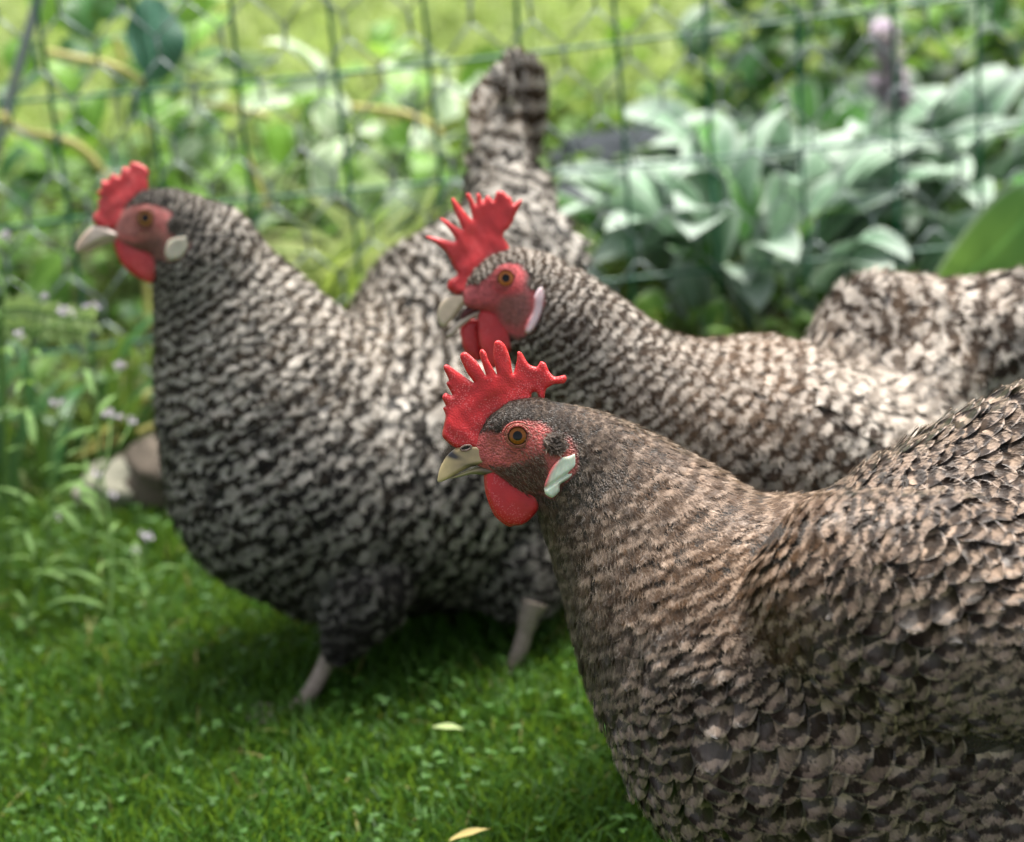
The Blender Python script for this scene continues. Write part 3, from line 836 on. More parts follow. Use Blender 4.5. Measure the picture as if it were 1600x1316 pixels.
cfgC = dict(
    name='barred_hen', label='large brown barred hen in front, sharpest of the three, with pale green ear lobe',
    base=(P(1330, 1000, 1.26)[0], P(1330, 1000, 1.26)[1], 0), mats=CMAT, seed=21, squash=.86,
    under=(.03, .022, .016), skin=(.42, .10, .085), lid=(.34, .12, .08),
    chains=[
        [(838, 682, 57, dC), (868, 700, 66, dC)],
        [(838, 690, 55, dC), (800, 716, 38, dC), (770, 715, 24, dC), (745, 715, 14, dC)],
        [(835, 676, 56, dC), (806, 662, 38, dC), (784, 672, 32, dC), (762, 690, 22, dC), (745, 704, 13, dC)],
        [(832, 736, 42, dC), (800, 732, 26, dC)],
        [(868, 698, 70, dC), (918, 730, 92, dC), (962, 784, 124, dC + .005), (1040, 880, 170, dC), (1112, 985, 213, dC - .01), (1245, 1075, 300, 1.215)],
        [(1245, 1075, 300, 1.215), (1400, 1065, 308, 1.215), (1560, 1040, 305, 1.215), (1720, 980, 240, 1.215)],
        [(1450, 930, 225, 1.22), (1520, 880, 215, 1.24), (1575, 830, 200, 1.25)],
        [(1560, 1000, 260, 1.23), (1575, 830, 200, 1.25), (1700, 760, 190, 1.26), (1800, 640, 120, 1.27)],
        [(1330, 930, 160, 1.15), (1450, 950, 180, 1.14), (1600, 990, 150, 1.14), (1720, 1000, 80, 1.16)],
        [(1600, 1230, 150, 1.18)], [(1560, 1290, 90, 1.2), (1545, 1370, 48, 1.2)]],
    # px,py,dx,dy,away,spacing,dark,warm
    guides=[(800, 640, .7, -.2, 0, 5.5, .75, .4), (850, 630, 1, .1, 0, 6, .6, .4), (905, 640, 1, .35, 0, 8, .25, .7), (870, 665, 1, .3, 0, 6.5, .7, .4),
            (930, 700, .6, .8, 0, 12, .5, .5), (905, 760, .3, 1, 0, 12, .5, .45), (860, 830, .15, 1, 0, 13, .55, .6), (870, 900, .15, 1, 0, 15, .5, .7),
            (980, 690, .75, .7, 0, 14, .2, .7), (960, 800, .45, .9, 0, 16, .3, .75), (1040, 760, .6, .8, 0, 18, .15, .8), (1100, 760, .6, .8, 0, 18, .1, .8),
            (950, 900, .35, .95, 0, 20, .35, .6), (1050, 900, .45, .9, 0, 20, .2, .8), (1150, 850, .6, .8, 0, 17, .0, .85),
            (1180, 960, .7, .8, 0, 20, .1, .6), (920, 1000, .25, 1, 0, 20, .5, .5), (1050, 1040, .35, 1, 0, 27, .45, .35),
            (980, 1120, .3, 1, 0, 33, .12, .5), (1040, 1260, .45, 1, 0, 38, .15, .5), (1150, 1150, .5, 1, 0, 44, .1, .5), (1300, 1150, .7, .9, 0, 48, .1, .5),
            (1250, 1300, .8, .8, 0, 44, .2, .5), (1230, 790, 1, .2, 0, 20, .0, .8), (1350, 770, 1, .2, 0, 26, .0, .6), (1340, 870, 1, .3, 0, 28, .1, .5), (1450, 850, 1, .55, 0, 35, .05, .6),
            (1550, 860, .7, .9, 0, 38, .1, .7), (1400, 980, .75, .9, 0, 40, .25, .4), (1540, 1020, .3, 1, 0, 28, .2, .4), (1470, 1150, .6, 1, 0, 38, .35, .3),
            (1450, 720, 1, .1, 0, 30, .1, .4), (1520, 640, 1, -.1, 0, 34, .0, .4), (1580, 720, 1, .5, 0, 40, .15, .4), (1580, 1200, .2, 1, 0, 30, .1, .2), (1780, 640, .6, -1, 0, 40, .1, .4)],
    point=lambda a, b, s_: np.clip((22 - s_ * FPX / 1.24) / 8, 0, 1) * .5, jit=.13, phjit=.17, local=1.05, localmin=23, barscale=1.7, barbs=55, bigbarb=.38, camber=.07, lift=.66, sink=.38, nv=9, nu=7, rag=.02, twist=.05,
    face=C_face,
    skin_zones=[(zc([(400, 840), (520, 850), (640, 820), (740, 760), (760, 900), (740, 1010), (620, 1010), (520, 960), (440, 880)]), (.10, .045, .032), 10, .85),
                (zc([(470, 620), (560, 580), (700, 590), (775, 650), (740, 740), (640, 760), (520, 740), (460, 690)]), (.62, .13, .12), 9, .85),
                (zc([(200, 700), (380, 640), (400, 760), (520, 830), (400, 850), (300, 760)]), (.55, .10, .10), 6, .7),
                (zc([(745, 690), (800, 655), (870, 670), (880, 740), (800, 790), (750, 770)]), (.05, .035, .02), 8, .9)],
    eye=(809.5, 681, 14.0), hd=dC, iris=(.24, .075, .010),
    comb=zc([(200, 735), (150, 700), (120, 660), (130, 600), (140, 540), (125, 495), (140, 480), (120, 430), (140, 402), (180, 415), (145, 345), (160, 325), (128, 250), (150, 232), (220, 280),
             (310, 340), (270, 280), (228, 185), (245, 158), (270, 160), (330, 215), (383, 295), (345, 165), (362, 138), (385, 160), (400, 205), (450, 290), (430, 190), (435, 100), (465, 85),
             (500, 115), (530, 190), (548, 285), (570, 210), (575, 155), (600, 160), (640, 225), (690, 245), (715, 212), (745, 225), (765, 270), (800, 305), (860, 295), (872, 320), (855, 345),
             (800, 350), (760, 370), (745, 390), (735, 450), (720, 470), (705, 440), (690, 400), (660, 410), (670, 520), (620, 580), (540, 600), (500, 660), (470, 720), (430, 760), (360, 770), (300, 745), (250, 740)]),
    wattles=[(zc([(380, 880), (385, 980), (410, 1060), (440, 1130), (490, 1180), (540, 1205), (600, 1200), (650, 1170), (700, 1110), (730, 1040), (740, 980), (650, 930), (560, 900), (480, 870), (430, 840), (400, 845)]), -7, 7),
             (zc([(372, 900), (380, 1000), (405, 1080), (440, 1150), (500, 1200), (545, 1210), (600, 1150), (640, 1050), (600, 930), (480, 860), (400, 850)]), 9, 6)],
    beak=[('upper_beak', [(684, 753), (685, 741), (689, 728), (697, 714), (707, 704), (720, 697), (745, 695), (765, 703), (778, 714), (794, 725), (795, 730), (770, 728), (750, 727), (730, 732), (712, 742), (695, 751)],
           lambda a, b: 2.5 + 13 * np.clip((a - 686) / 75, 0, 1) ** .8, c_beakcol),
          ('lower_beak', [(702, 748), (730, 735), (750, 729), (770, 730), (792, 732), (788, 738), (765, 743), (738, 741), (716, 746)],
           lambda a, b: 3 + 9 * np.clip((a - 700) / 60, 0, 1), lambda a, b: lerp((.36, .30, .17), (.12, .09, .06), sst(725, 760, a)))],
    lobe=zc([(885, 785), (920, 768), (935, 800), (937, 850), (905, 910), (835, 955), (828, 1000), (785, 1037), (742, 1012), (738, 960), (768, 880), (800, 830), (840, 795)]),
    groove=True, lobecol=(.56, .64, .52), lobered=zc([(740, 960), (768, 880), (820, 800), (800, 830), (770, 880)]),
    tuft=(869, 694, 17), nostril=(728, 700, 5.5), nosz=12.5,
    liftlo=(.6, 1), wisps=(9000, lambda a, b: (a + .75 * b < 1830) & (b < 1130)), furry=1,
    bristles=(1, [(zc([(400, 840), (520, 850), (640, 790), (740, 760), (760, 900), (740, 1010), (620, 1010), (520, 960), (440, 880)]), 700), (zc([(470, 620), (560, 570), (700, 580), (790, 650), (740, 760), (600, 790), (460, 740)]), 120)]),
    tail=[(1700 + 20 * i, 760 - 12 * i, 1.25 + .01 * i, 1880 + 12 * i, 470 + 25 * i, 1.25 + .012 * i, 40) for i in range(7)],
    legs=[(P(1545, 1370, 1.25), P(1530, 1440, 1.24), (P(1500, 1440, 1.22)[0], P(1500, 1440, 1.22)[1], 0), math.pi), (P(1580, 1360, 1.32), P(1590, 1430, 1.33), (P(1560, 1430, 1.34)[0], P(1560, 1430, 1.34)[1], 0), math.pi)])
hens.append(make_hen(cfgC))

# ================= left hen (black and white barred)
A_face = za([(230, 600), (300, 560), (430, 480), (560, 430), (700, 445), (825, 500), (810, 560), (790, 600), (860, 700), (950, 680), (960, 760), (880, 860), (790, 870), (745, 850), (640, 860), (500, 810), (400, 730), (240, 690)])
cfgA = dict(
    name='barred_hen', label='black and white barred hen at the back by the fence, tail raised and beak shut',
    base=(P(640, 900, 1.66)[0], P(640, 900, 1.66)[1], 0), mats=AMAT, seed=33, squash=.85,
    under=(.03, .028, .025), skin=(.36, .13, .115), lid=(.28, .11, .08),
    chains=[
        [(262, 345, 50, 1.585), (285, 360, 58, 1.585)],
        [(255, 348, 46, 1.585), (225, 365, 32, 1.585), (195, 368, 18, 1.585)],
        [(258, 345, 48, 1.585), (236, 332, 36, 1.585), (212, 342, 26, 1.585), (190, 358, 15, 1.585)],
        [(285, 360, 58, 1.585), (322, 400, 84, 1.59), (346, 462, 104, 1.6), (382, 540, 140, 1.61), (425, 630, 181, 1.62), (470, 730, 212, 1.63), (525, 762, 208, 1.635), (650, 735, 218, 1.66), (770, 735, 212, 1.69)],
        [(500, 650, 150, 1.64), (640, 620, 150, 1.66), (712, 525, 165, 1.69), (785, 430, 118, 1.72), (800, 350, 76, 1.74)],
        [(785, 330, 62, 1.745), (783, 250, 44, 1.76), (788, 205, 28, 1.765)],
        [(860, 395, 48, 1.72)],
        [(560, 915, 78, 1.60), (550, 965, 50, 1.595), (530, 1008, 26, 1.59)],
        [(800, 860, 105, 1.65), (832, 915, 45, 1.63), (835, 945, 20, 1.62)]],
    guides=[(230, 310, 1, -.1, 0, 6, .65, .3), (300, 310, 1, .1, 0, 8, .35, .4), (290, 350, .9, .5, 0, 8, .6, .2), (360, 340, .9, .5, 0, 11, .1, .3), (430, 390, .7, .8, 0, 14, 0, .3), (490, 450, .7, .8, 0, 15, 0, .3),
            (270, 440, .1, 1, 0, 12, .4, .2), (340, 440, .4, 1, 0, 13, .1, .25), (260, 560, .1, 1, 0, 16, .15, .25), (370, 560, .35, 1, 0, 16, .1, .2), (460, 540, .6, .9, 0, 16, 0, .3),
            (270, 700, .2, 1, 0, 18, .3, .1), (380, 700, .4, 1, 0, 21, .32, .05), (330, 850, .45, 1, 0, 20, .5, .05), (450, 900, .8, .8, 0, 21, .65, .05), (480, 760, .6, .9, 0, 22, .45, .0),
            (600, 900, 1, .5, 0, 22, .75, 0), (620, 760, .9, .5, 0, 23, .3, 0), (600, 640, 1, .3, 0, 22, .05, .1), (720, 800, 1, .3, 0, 23, .15, 0), (780, 900, 1, .4, 0, 23, .6, 0),
            (560, 500, 1, .25, 0, 17, 0, .5), (620, 430, .9, -.6, 0, 20, 0, .2), (700, 400, .7, -.8, 0, 20, 0, .1), (720, 560, 1, -.1, 0, 20, 0, .4), (760, 300, .1, -1, 0, 26, .05, .2), (800, 420, .3, -1, 0, 26, .05, .1),
            (780, 180, 0, -1, 0, 28, 0, .4), (880, 400, .9, .6, 0, 24, .0, .0), (840, 330, .5, -1, 0, 26, .1, .1), (545, 1000, -.1, 1, 0, 16, .85, 0), (838, 950, 0, 1, 0, 16, .7, 0)],
    point=lambda a, b, s_: np.where(b < 500, .35, .1), furry=1, barbw=.0002, barbs=26, jit=.15, phjit=.15, barscale=1.4, camber=.1, twist=.1,
    face=A_face,
    skin_zones=[(za([(400, 730), (560, 720), (700, 690), (760, 700), (760, 850), (620, 850), (480, 790)]), (.12, .06, .05), 10, .8),
                (za([(540, 450), (700, 450), (820, 510), (760, 650), (700, 600), (560, 500)]), (.52, .14, .13), 8, .8),
                (za([(790, 560), (850, 530), (910, 600), (880, 670), (800, 660)]), (.03, .025, .02), 6, .95),
                (za([(300, 640), (450, 670), (640, 710), (500, 720), (380, 690)]), (.55, .12, .12), 6, .8)],
    eye=(228.5, 341, 12), hd=1.585, iris=(.30, .12, .03),
    comb=za([(235, 590), (220, 530), (260, 470), (255, 400), (280, 385), (250, 350), (280, 320), (290, 250), (330, 260), (375, 205), (420, 225), (450, 150), (490, 160), (510, 115), (560, 120),
             (620, 150), (645, 190), (635, 240), (640, 330), (650, 420), (600, 500), (540, 540), (480, 590), (400, 630), (310, 625)]),
    wattles=[(za([(385, 700), (400, 780), (430, 870), (500, 950), (590, 1010), (660, 1035), (720, 990), (745, 900), (740, 830), (640, 790), (500, 720)]), -5, 6),
             (za([(375, 720), (395, 800), (440, 890), (520, 970), (620, 1020), (680, 960), (690, 850), (560, 760), (450, 710)]), 7, 5)],
    beak=[('upper_beak', za([(88, 795), (92, 745), (150, 662), (215, 605), (300, 600), (390, 640), (440, 670), (420, 692), (330, 700), (250, 725), (170, 770), (115, 805)]),
           lambda a, b: 3 + 11 * np.clip((a - 120) / 60, 0, 1) ** .8, lambda a, b: lerp((.50, .37, .28), (.62, .50, .43), sst(125, 150, a))),
          ('lower_beak', za([(150, 785), (250, 730), (330, 705), (430, 695), (400, 725), (330, 735), (250, 755), (180, 790)]),
           lambda a, b: 3 + 7 * np.clip((a - 125) / 50, 0, 1), lambda a, b: (.45, .33, .26))],
    lobe=za([(775, 760), (800, 710), (870, 680), (940, 680), (955, 740), (930, 800), (880, 850), (800, 865), (770, 820)]),
    lobecol=(.50, .47, .37), tuft=(274, 352, 11), nostril=(165, 357, 3.4), nosz=9.5,
    tail=[(785 + 2 * i, 330, 1.75 + .008 * i, 742 + 7.5 * i + 4 * math.sin(i * 5), 158 - 80 * math.sin(.15 + i / 13 * 2.0) + 6 * math.sin(i * 3), 1.77 + .004 * i, 26 + 4 * (i % 3)) for i in range(14)],
    tailbar=44,
    legs=[(P(530, 990, 1.60), P(520, 1012, 1.60), G(452, 1118) + [0, 0, -.008], math.pi + .2), (P(835, 940, 1.62), P(826, 968, 1.62), G(782, 1060) + [0, 0, -.012], math.pi + .1)])
hens.append(make_hen(cfgA))

# ================= middle hen (pale barred, beak open)
hB = 1.425
B_face = zb([(235, 740), (330, 740), (450, 700), (520, 640), (590, 585), (690, 585), (755, 640), (745, 730), (800, 760), (860, 730), (865, 830), (800, 1000), (740, 1040), (700, 1060), (560, 1000), (440, 960), (320, 960), (240, 860)])
cfgB = dict(
    name='barred_hen', label='pale barred hen in the middle with open beak and tall spiky red comb',
    base=(P(1200, 800, 1.5)[0], P(1200, 800, 1.5)[1], 0), mats=BMAT, seed=57, squash=.88,
    under=(.06, .045, .035), skin=(.50, .10, .11), lid=(.50, .10, .10),
    chains=[
        [(808, 438, 50, hB), (832, 455, 60, hB)],
        [(795, 440, 42, hB), (765, 460, 28, hB - .004), (735, 468, 16, hB - .008)],
        [(800, 432, 42, hB), (775, 430, 30, hB - .003), (755, 442, 24, hB - .006), (735, 458, 15, hB - .008)],
        [(805, 490, 36, hB), (790, 490, 26, hB)],
        [(832, 455, 62, hB), (868, 500, 86, hB + .005), (915, 560, 108, hB + .015), (985, 640, 130, 1.45), (1080, 700, 165, 1.47), (1180, 722, 196, 1.49), (1290, 778, 202, 1.51)],
        [(1290, 740, 175, 1.52), (1380, 700, 130, 1.53), (1420, 600, 105, 1.54)],
        [(1330, 592, 95, 1.54), (1372, 528, 98, 1.55), (1480, 545, 104, 1.56), (1590, 535, 108, 1.57), (1700, 500, 100, 1.58)],
        [(1180, 850, 130, 1.46), (1190, 960, 60, 1.46), (1180, 1010, 26, 1.46)], [(1240, 860, 130, 1.54), (1250, 960, 60, 1.54), (1245, 1005, 26, 1.54)]],
    guides=[(780, 400, .8, -.4, 0, 6, .1, .3), (830, 400, 1, .2, 0, 7, 0, .3), (845, 450, .8, .6, 0, 7, .15, .2), (900, 430, .8, .7, 0, 10, 0, .2), (850, 530, .2, 1, 0, 11, .3, .1), (900, 550, .4, 1, 0, 12, .15, .1),
            (960, 520, .7, .8, 0, 13, 0, .2), (1010, 560, .7, .8, 0, 14, 0, .3), (980, 650, .6, .9, 0, 16, .1, .3), (1100, 560, 1, .3, 0, 16, 0, .6), (1180, 540, 1, .2, 0, 17, 0, .8), (1100, 660, .6, .9, 0, 18, .1, .6),
            (1200, 640, .7, .8, 0, 20, .05, .7), (1180, 720, .5, 1, 0, 22, .3, .3), (1300, 640, .8, .8, 0, 23, 0, .1), (1330, 700, .6, 1, 0, 24, .1, .1), (1290, 560, 1, .5, 0, 20, 0, .5),
            (1330, 590, 1, .6, 0, 24, -.4, .5), (1290, 560, 1, .3, 0, 22, -.35, .5), (1390, 620, .8, .8, 0, 26, -.4, .5), (1320, 500, .8, -1, 0, 22, 0, .1), (1400, 450, 1, -.1, 0, 24, .05, .4), (1400, 540, .9, .5, 0, 26, 0, .3), (1500, 500, 1, .3, 0, 27, .05, .4), (1580, 560, .4, 1, 0, 26, .15, .1), (1590, 470, 1, .5, 0, 28, .1, .2)],
    point=lambda a, b, s_: np.where(a < 1050, .35, .15), furry=1, barblen=1.7, barbw=.0002, barbs=26, jit=.16, phjit=.13, barscale=1.5, camber=.1, twist=.1,
    face=B_face,
    skin_zones=[(zb([(540, 620), (600, 590), (690, 590), (750, 640), (740, 720), (700, 790), (600, 790), (540, 740)]), (.62, .08, .09), 8, .9),
                (zb([(600, 800), (760, 760), (780, 900), (700, 1000), (600, 960), (560, 860)]), (.22, .10, .09), 10, .8)],
    eye=(791, 435, 12.5), hd=hB, slope=.25, iris=(.42, .13, .03),
    comb=zb([(240, 740), (255, 690), (305, 655), (285, 610), (250, 540), (210, 485), (105, 415), (130, 408), (270, 440), (295, 425), (250, 360), (198, 300), (215, 293), (335, 362), (290, 250), (268, 175), (285, 165),
             (340, 235), (402, 298), (385, 200), (360, 140), (385, 135), (425, 205), (428, 140), (450, 135), (470, 185), (500, 145), (540, 180), (560, 122), (600, 120), (630, 150), (650, 160), (668, 200), (715, 170), (722, 185), (690, 250),
             (650, 340), (600, 400), (640, 480), (640, 560), (600, 640), (560, 720), (500, 780), (450, 810), (400, 810), (330, 785), (290, 780)]),
    wattles=[(zb([(440, 930), (460, 880), (540, 880), (640, 940), (720, 1010), (700, 1090), (640, 1160), (600, 1200), (540, 1260), (490, 1200), (450, 1100), (440, 1000)]), -9, 7),
             (zb([(325, 1000), (380, 940), (450, 960), (470, 1100), (455, 1210), (400, 1195), (345, 1120)]), 10, 6)],
    beak=[('upper_beak', zb([(178, 930), (185, 870), (215, 820), (270, 790), (350, 780), (430, 790), (500, 808), (550, 832), (540, 840), (480, 822), (410, 828), (350, 852), (315, 890), (285, 930), (225, 990), (195, 975)]),
           lambda a, b: 3 + 10 * np.clip((a - 684) / 55, 0, 1) ** .8, lambda a, b: lerp((.52, .43, .31), (.48, .32, .27), sst(720, 760, a))),
          ('lower_beak', zb([(235, 1045), (262, 1000), (320, 950), (400, 905), (480, 875), (550, 855), (545, 878), (470, 903), (400, 940), (330, 995), (270, 1050)]),
           lambda a, b: 3 + 7 * np.clip((a - 700) / 45, 0, 1), lambda a, b: (.50, .42, .34)),
          ('dark_mouth_inside', zb([(325, 935), (350, 880), (410, 838), (480, 830), (545, 845), (500, 868), (400, 905), (345, 940)]), lambda a, b: 3 + 0 * a, lambda a, b: (.10, .012, .012))],  # dark red strip inside the open beak, mouth shade put into its colour
    lobe=zb([(850, 735), (862, 800), (845, 900), (805, 990), (765, 1032), (738, 1012), (752, 955), (785, 900), (795, 810), (820, 755)]),
    lobecol=(.80, .62, .66), lobered=zb([(738, 1000), (765, 930), (790, 870), (795, 810)]), tuft=(838, 448, 6), nostril=(726, 455, 3.2), nosz=10,
    tail=[(1640 + 14 * i, 510 - 6 * i, 1.57 + .01 * i, 1820 + 8 * i, 330 + 30 * i, 1.58 + .012 * i, 34) for i in range(7)],
    legs=[(P(1180, 1000, 1.46), P(1190, 1035, 1.46), (P(1170, 1040, 1.45)[0], P(1170, 1040, 1.45)[1], 0), math.pi), (P(1245, 1000, 1.54), P(1255, 1035, 1.54), (P(1240, 1035, 1.54)[0], P(1240, 1035, 1.54)[1], 0), math.pi)])
hens.append(make_hen(cfgB))
# ------------------------------------------------------------------ ground
def ground_sheet(name, x0, x1, y0, y1, z, nx, ny, mat, amp=.004, warp=None):
    xs = np.linspace(x0, x1, nx); ys = np.linspace(y0, y1, ny)
    X, Y = np.meshgrid(xs, ys)
    if warp is not None: X, Y = warp(X, Y)
    Zz = z + amp * (np.sin(X * 9 + 1.3 * np.sin(Y * 7)) * np.sin(Y * 11 + X * 3))
    V = np.stack([X, Y, Zz], -1).reshape(-1, 3)
    idx = np.arange(nx * ny).reshape(ny, nx)
    Fc = np.stack([idx[:-1, :-1], idx[:-1, 1:], idx[1:, 1:], idx[1:, :-1]], -1).reshape(-1, 4)
    return tag(mesh_obj(name, V, Fc, mat), kind='structure')

lawn_m = mat_plain('lawn_ground', (.030, .065, .010), (.012, .026, .006), .95, 30, .1, .5)  # dark clover green, with foreground shade also put into the colour
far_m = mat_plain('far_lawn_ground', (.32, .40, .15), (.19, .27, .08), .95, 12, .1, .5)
soil_m = mat_plain('bed_soil', (.040, .028, .018), (.016, .012, .008), .95, 60, .1, .8)
EDGE = 1.83 * math.cos(0) ; 
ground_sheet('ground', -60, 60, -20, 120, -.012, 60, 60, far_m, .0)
ground_sheet('lawn', -3, 3, -1, 1.86, 0, 160, 100, lawn_m, .003)
ground_sheet('soil_bed', -3, 3, 1.80, 2.75, .004, 160, 40, soil_m, .006)
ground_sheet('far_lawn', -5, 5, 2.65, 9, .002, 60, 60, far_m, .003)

def blades(name, n, xr, yr, h, wd, mat, z=0.0, lean=.6, seed=3, dens=None, kindcol=None, label='', cat='grass'):
    r = np.random.default_rng(seed)
    x = r.uniform(*xr, n); y = r.uniform(*yr, n)
    if dens is not None:
        k = r.random(n) < dens(x, y); x, y = x[k], y[k]; n = len(x)
    hh = h * (.35 + .95 * r.random(n)) * (.75 + .5 * (np.sin(x * 31 + 2 * np.sin(y * 23)) * np.sin(y * 29 + x * 7) * .5 + .5))
    a = r.uniform(0, 2 * np.pi, n); dirx, diry = np.cos(a), np.sin(a)
    b = a + r.normal(0, .9, n) + np.pi / 2; sx, sy = np.cos(b), np.sin(b)
    ln = lean * (.3 + 1.2 * r.random(n))
    W = wd * (.6 + .9 * r.random(n))
    rows = []; att = []
    rv = r.random(n)
    for v, wf in ((0, .8), (.4, 1.0), (.75, .7), (1, .05)):
        cx = x + dirx * hh * ln * v ** 1.7; cy = y + diry * hh * ln * v ** 1.7; cz = z + hh * (v - .35 * ln * v * v)
        for sgn in (-1, 1):
            rows.append(np.stack([cx + sgn * sx * W * wf * .5, cy + sgn * sy * W * wf * .5, cz], -1))
            att.append(np.stack([np.full(n, sgn * .8), np.full(n, v * .8), rv], -1))
    V = np.stack(rows, 1).reshape(-1, 3); A = np.stack(att, 1).reshape(-1, 3)
    f = np.array([[0, 1, 3, 2], [2, 3, 5, 4], [4, 5, 7, 6]])
    Fc = (f[None] + (np.arange(n) * 8)[:, None, None]).reshape(-1, 4)
    o = mesh_obj(name, V, Fc, mat, None, True, vattr={'fuv': A})
    return tag(o, label, cat, kind='stuff')

grass_m = mat_leaf('grass_blade', (.018, .080, .005), (.080, .205, .018), None, .45, .35, scale=9)  # near blades carry the same foreground shade in their colour
grass_y = mat_leaf('dry_blade', (.16, .18, .035), (.30, .25, .09), None, .6, .3, scale=9)
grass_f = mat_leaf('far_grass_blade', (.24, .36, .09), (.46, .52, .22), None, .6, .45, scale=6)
blades('lawn_grass', 170000, (-.55, .62), (1.02, 1.95), .019, .0015, grass_m, seed=3, label='dark green short lawn grass and clover under the hens')
blades('dry_grass', 1500, (-.5, .5), (1.0, 1.95), .022, .0016, grass_y, seed=5, lean=1.1, label='yellowed dry blades scattered in the short lawn')
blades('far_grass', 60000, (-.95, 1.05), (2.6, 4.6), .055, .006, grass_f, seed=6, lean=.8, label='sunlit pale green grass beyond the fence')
# clover leaves in the lawn
cl = Leaves(); rr = np.random.default_rng(12)
for i in range(2200):
    x, y = rr.uniform(-.5, .5), rr.uniform(1.05, 1.95); zz = .006 + .016 * rr.random(); a0 = rr.random() * 6.28
    for k in range(3):
        a = a0 + k * 2.09; d = np.array([math.cos(a), math.sin(a), .25 * rr.normal()]); L = .0026 + .0022 * rr.random()
        cl.leaf((x, y, zz), np.array([x, y, zz]) + d * L, L * .85, np.cross(d, [0, 0, 1]), .05, .15, 'round', 4, 3)
clo = cl.build('clover', mat_leaf('clover_leaf', (.02, .085, .007), (.07, .19, .02), None, .5, .3, scale=20))
tag(clo, 'tiny rounded clover leaves carpeting the foreground lawn', 'clover', kind='stuff')

# ------------------------------------------------------------------ fence
fence_green = mat_plain('green_wire_coating', (.018, .14, .08), (.012, .10, .06), .4, 60, .5, 0)
wire_grey = mat_plain('galvanised_wire', (.30, .35, .36), (.18, .21, .22), .4, 60, .5, 0, metal=.4)
fl, fr = P(0, 600, 2.04), P(1600, 500, 2.11)
fl[2] = fr[2] = 0; fd = nrm(fr - fl)
FO = fl - fd * .6; FL_ = 2.4; lean_v = np.array([0.0, -.02, 1.0])
def FP(s_, z): return FO + fd * s_ + np.array([.0, -.02, 1.0]) * z
def srange(px): # fence coordinate where the image column px at y=150 meets the fence
    r = CF + CR * ((px - 800) / FPX) + CU * ((658 - 150) / FPX)
    nf = np.cross(fd, lean_v); t = ((FO - C0) @ nf) / (r @ nf); q = C0 + r * t
    return (q - FO) @ fd, q[2]
s0, z0 = srange(80); s1, z1 = srange(1110); pitch = (s1 - s0) / 7
fence = empty('wire_fence', FP(1.2, 0), 'green coated wire mesh garden fence with grey chicken wire on it', 'fence')
mb = MB()
k = -6
while s0 + k * pitch < FL_:
    s_ = s0 + k * pitch
    if s_ > 0:
        wob = .003 * math.sin(k * 2.3)
        mb.tube([FP(s_ + wob * math.sin(z * 9), z) + np.array([0, wob * math.cos(z * 7), 0]) for z in np.linspace(0, .85, 14)], .0017, 6)
    k += 1
zz0 = srange(0)[1] - .006
zs = [zz0 + j * .098 for j in range(-3, 7) if zz0 + j * .098 > .01]
for z in zs:
    mb.tube([FP(s_, z + .004 * math.sin(s_ * 6 + z * 20)) + np.array([0, -.003, 0]) for s_ in np.linspace(0, FL_, 60)], .0015, 6)
mb.build('wire_mesh', fence_green, fence)
mb = MB(); hx = .046; hy = .040
def hexwire(a, b):
    mb.tube([a, (a + b) / 2, b], .0009, 4)
ncol = int(FL_ / hx); nrow = int(.62 / hy)
for i in range(ncol):
    for j in range(nrow):
        s_ = i * hx + (.5 * hx if j % 2 else 0); z = j * hy + .01
        jit = lambda a, b: np.array([.0015 * math.sin(a * 91 + b * 57), -.012 + .003 * math.sin(a * 13), .0015 * math.cos(a * 73 + b * 31)])
        a = FP(s_, z) ; b = FP(s_, z + hy * .42); 
        a = a + jit(s_, z); b = b + jit(s_, z + hy * .42)
        zt = z + hy
        l = FP(s_ - hx / 2, zt) + jit(s_ - hx / 2, zt); r_ = FP(s_ + hx / 2, zt) + jit(s_ + hx / 2, zt)
        mb.tube([a, b], .0014, 4); hexwire(b, l); hexwire(b, r_)
mb.build('chicken_wire', wire_grey, fence)
mb = MB()
gp = [P(28, 110, 2.12), P(62, -10, 2.10), P(95, -130, 2.08)]; g0 = gp[0] - (gp[1] - gp[0]) / np.linalg.norm(gp[1] - gp[0]) * .0
dvec = nrm(gp[1] - gp[0]); g0 = gp[0] - dvec * (gp[0][2] / dvec[2])
stake = empty('garden_stake', (g0[0], g0[1], 0), 'slanted grey metal stake leaning behind the fence by the big dark leaf', 'stake')
mb.tube([g0, gp[0], gp[1], gp[2]], .0045, 10); mb.build('rod', mat_plain('grey_rod', (.36, .38, .42), None, .4, 60, .5, 0), stake)
mb = MB(); mb.tube([gp[2], gp[2] + dvec * .012], .008, 10); mb.build('cap', mat_plain('grey_cap', (.16, .17, .2), None, .5), stake)

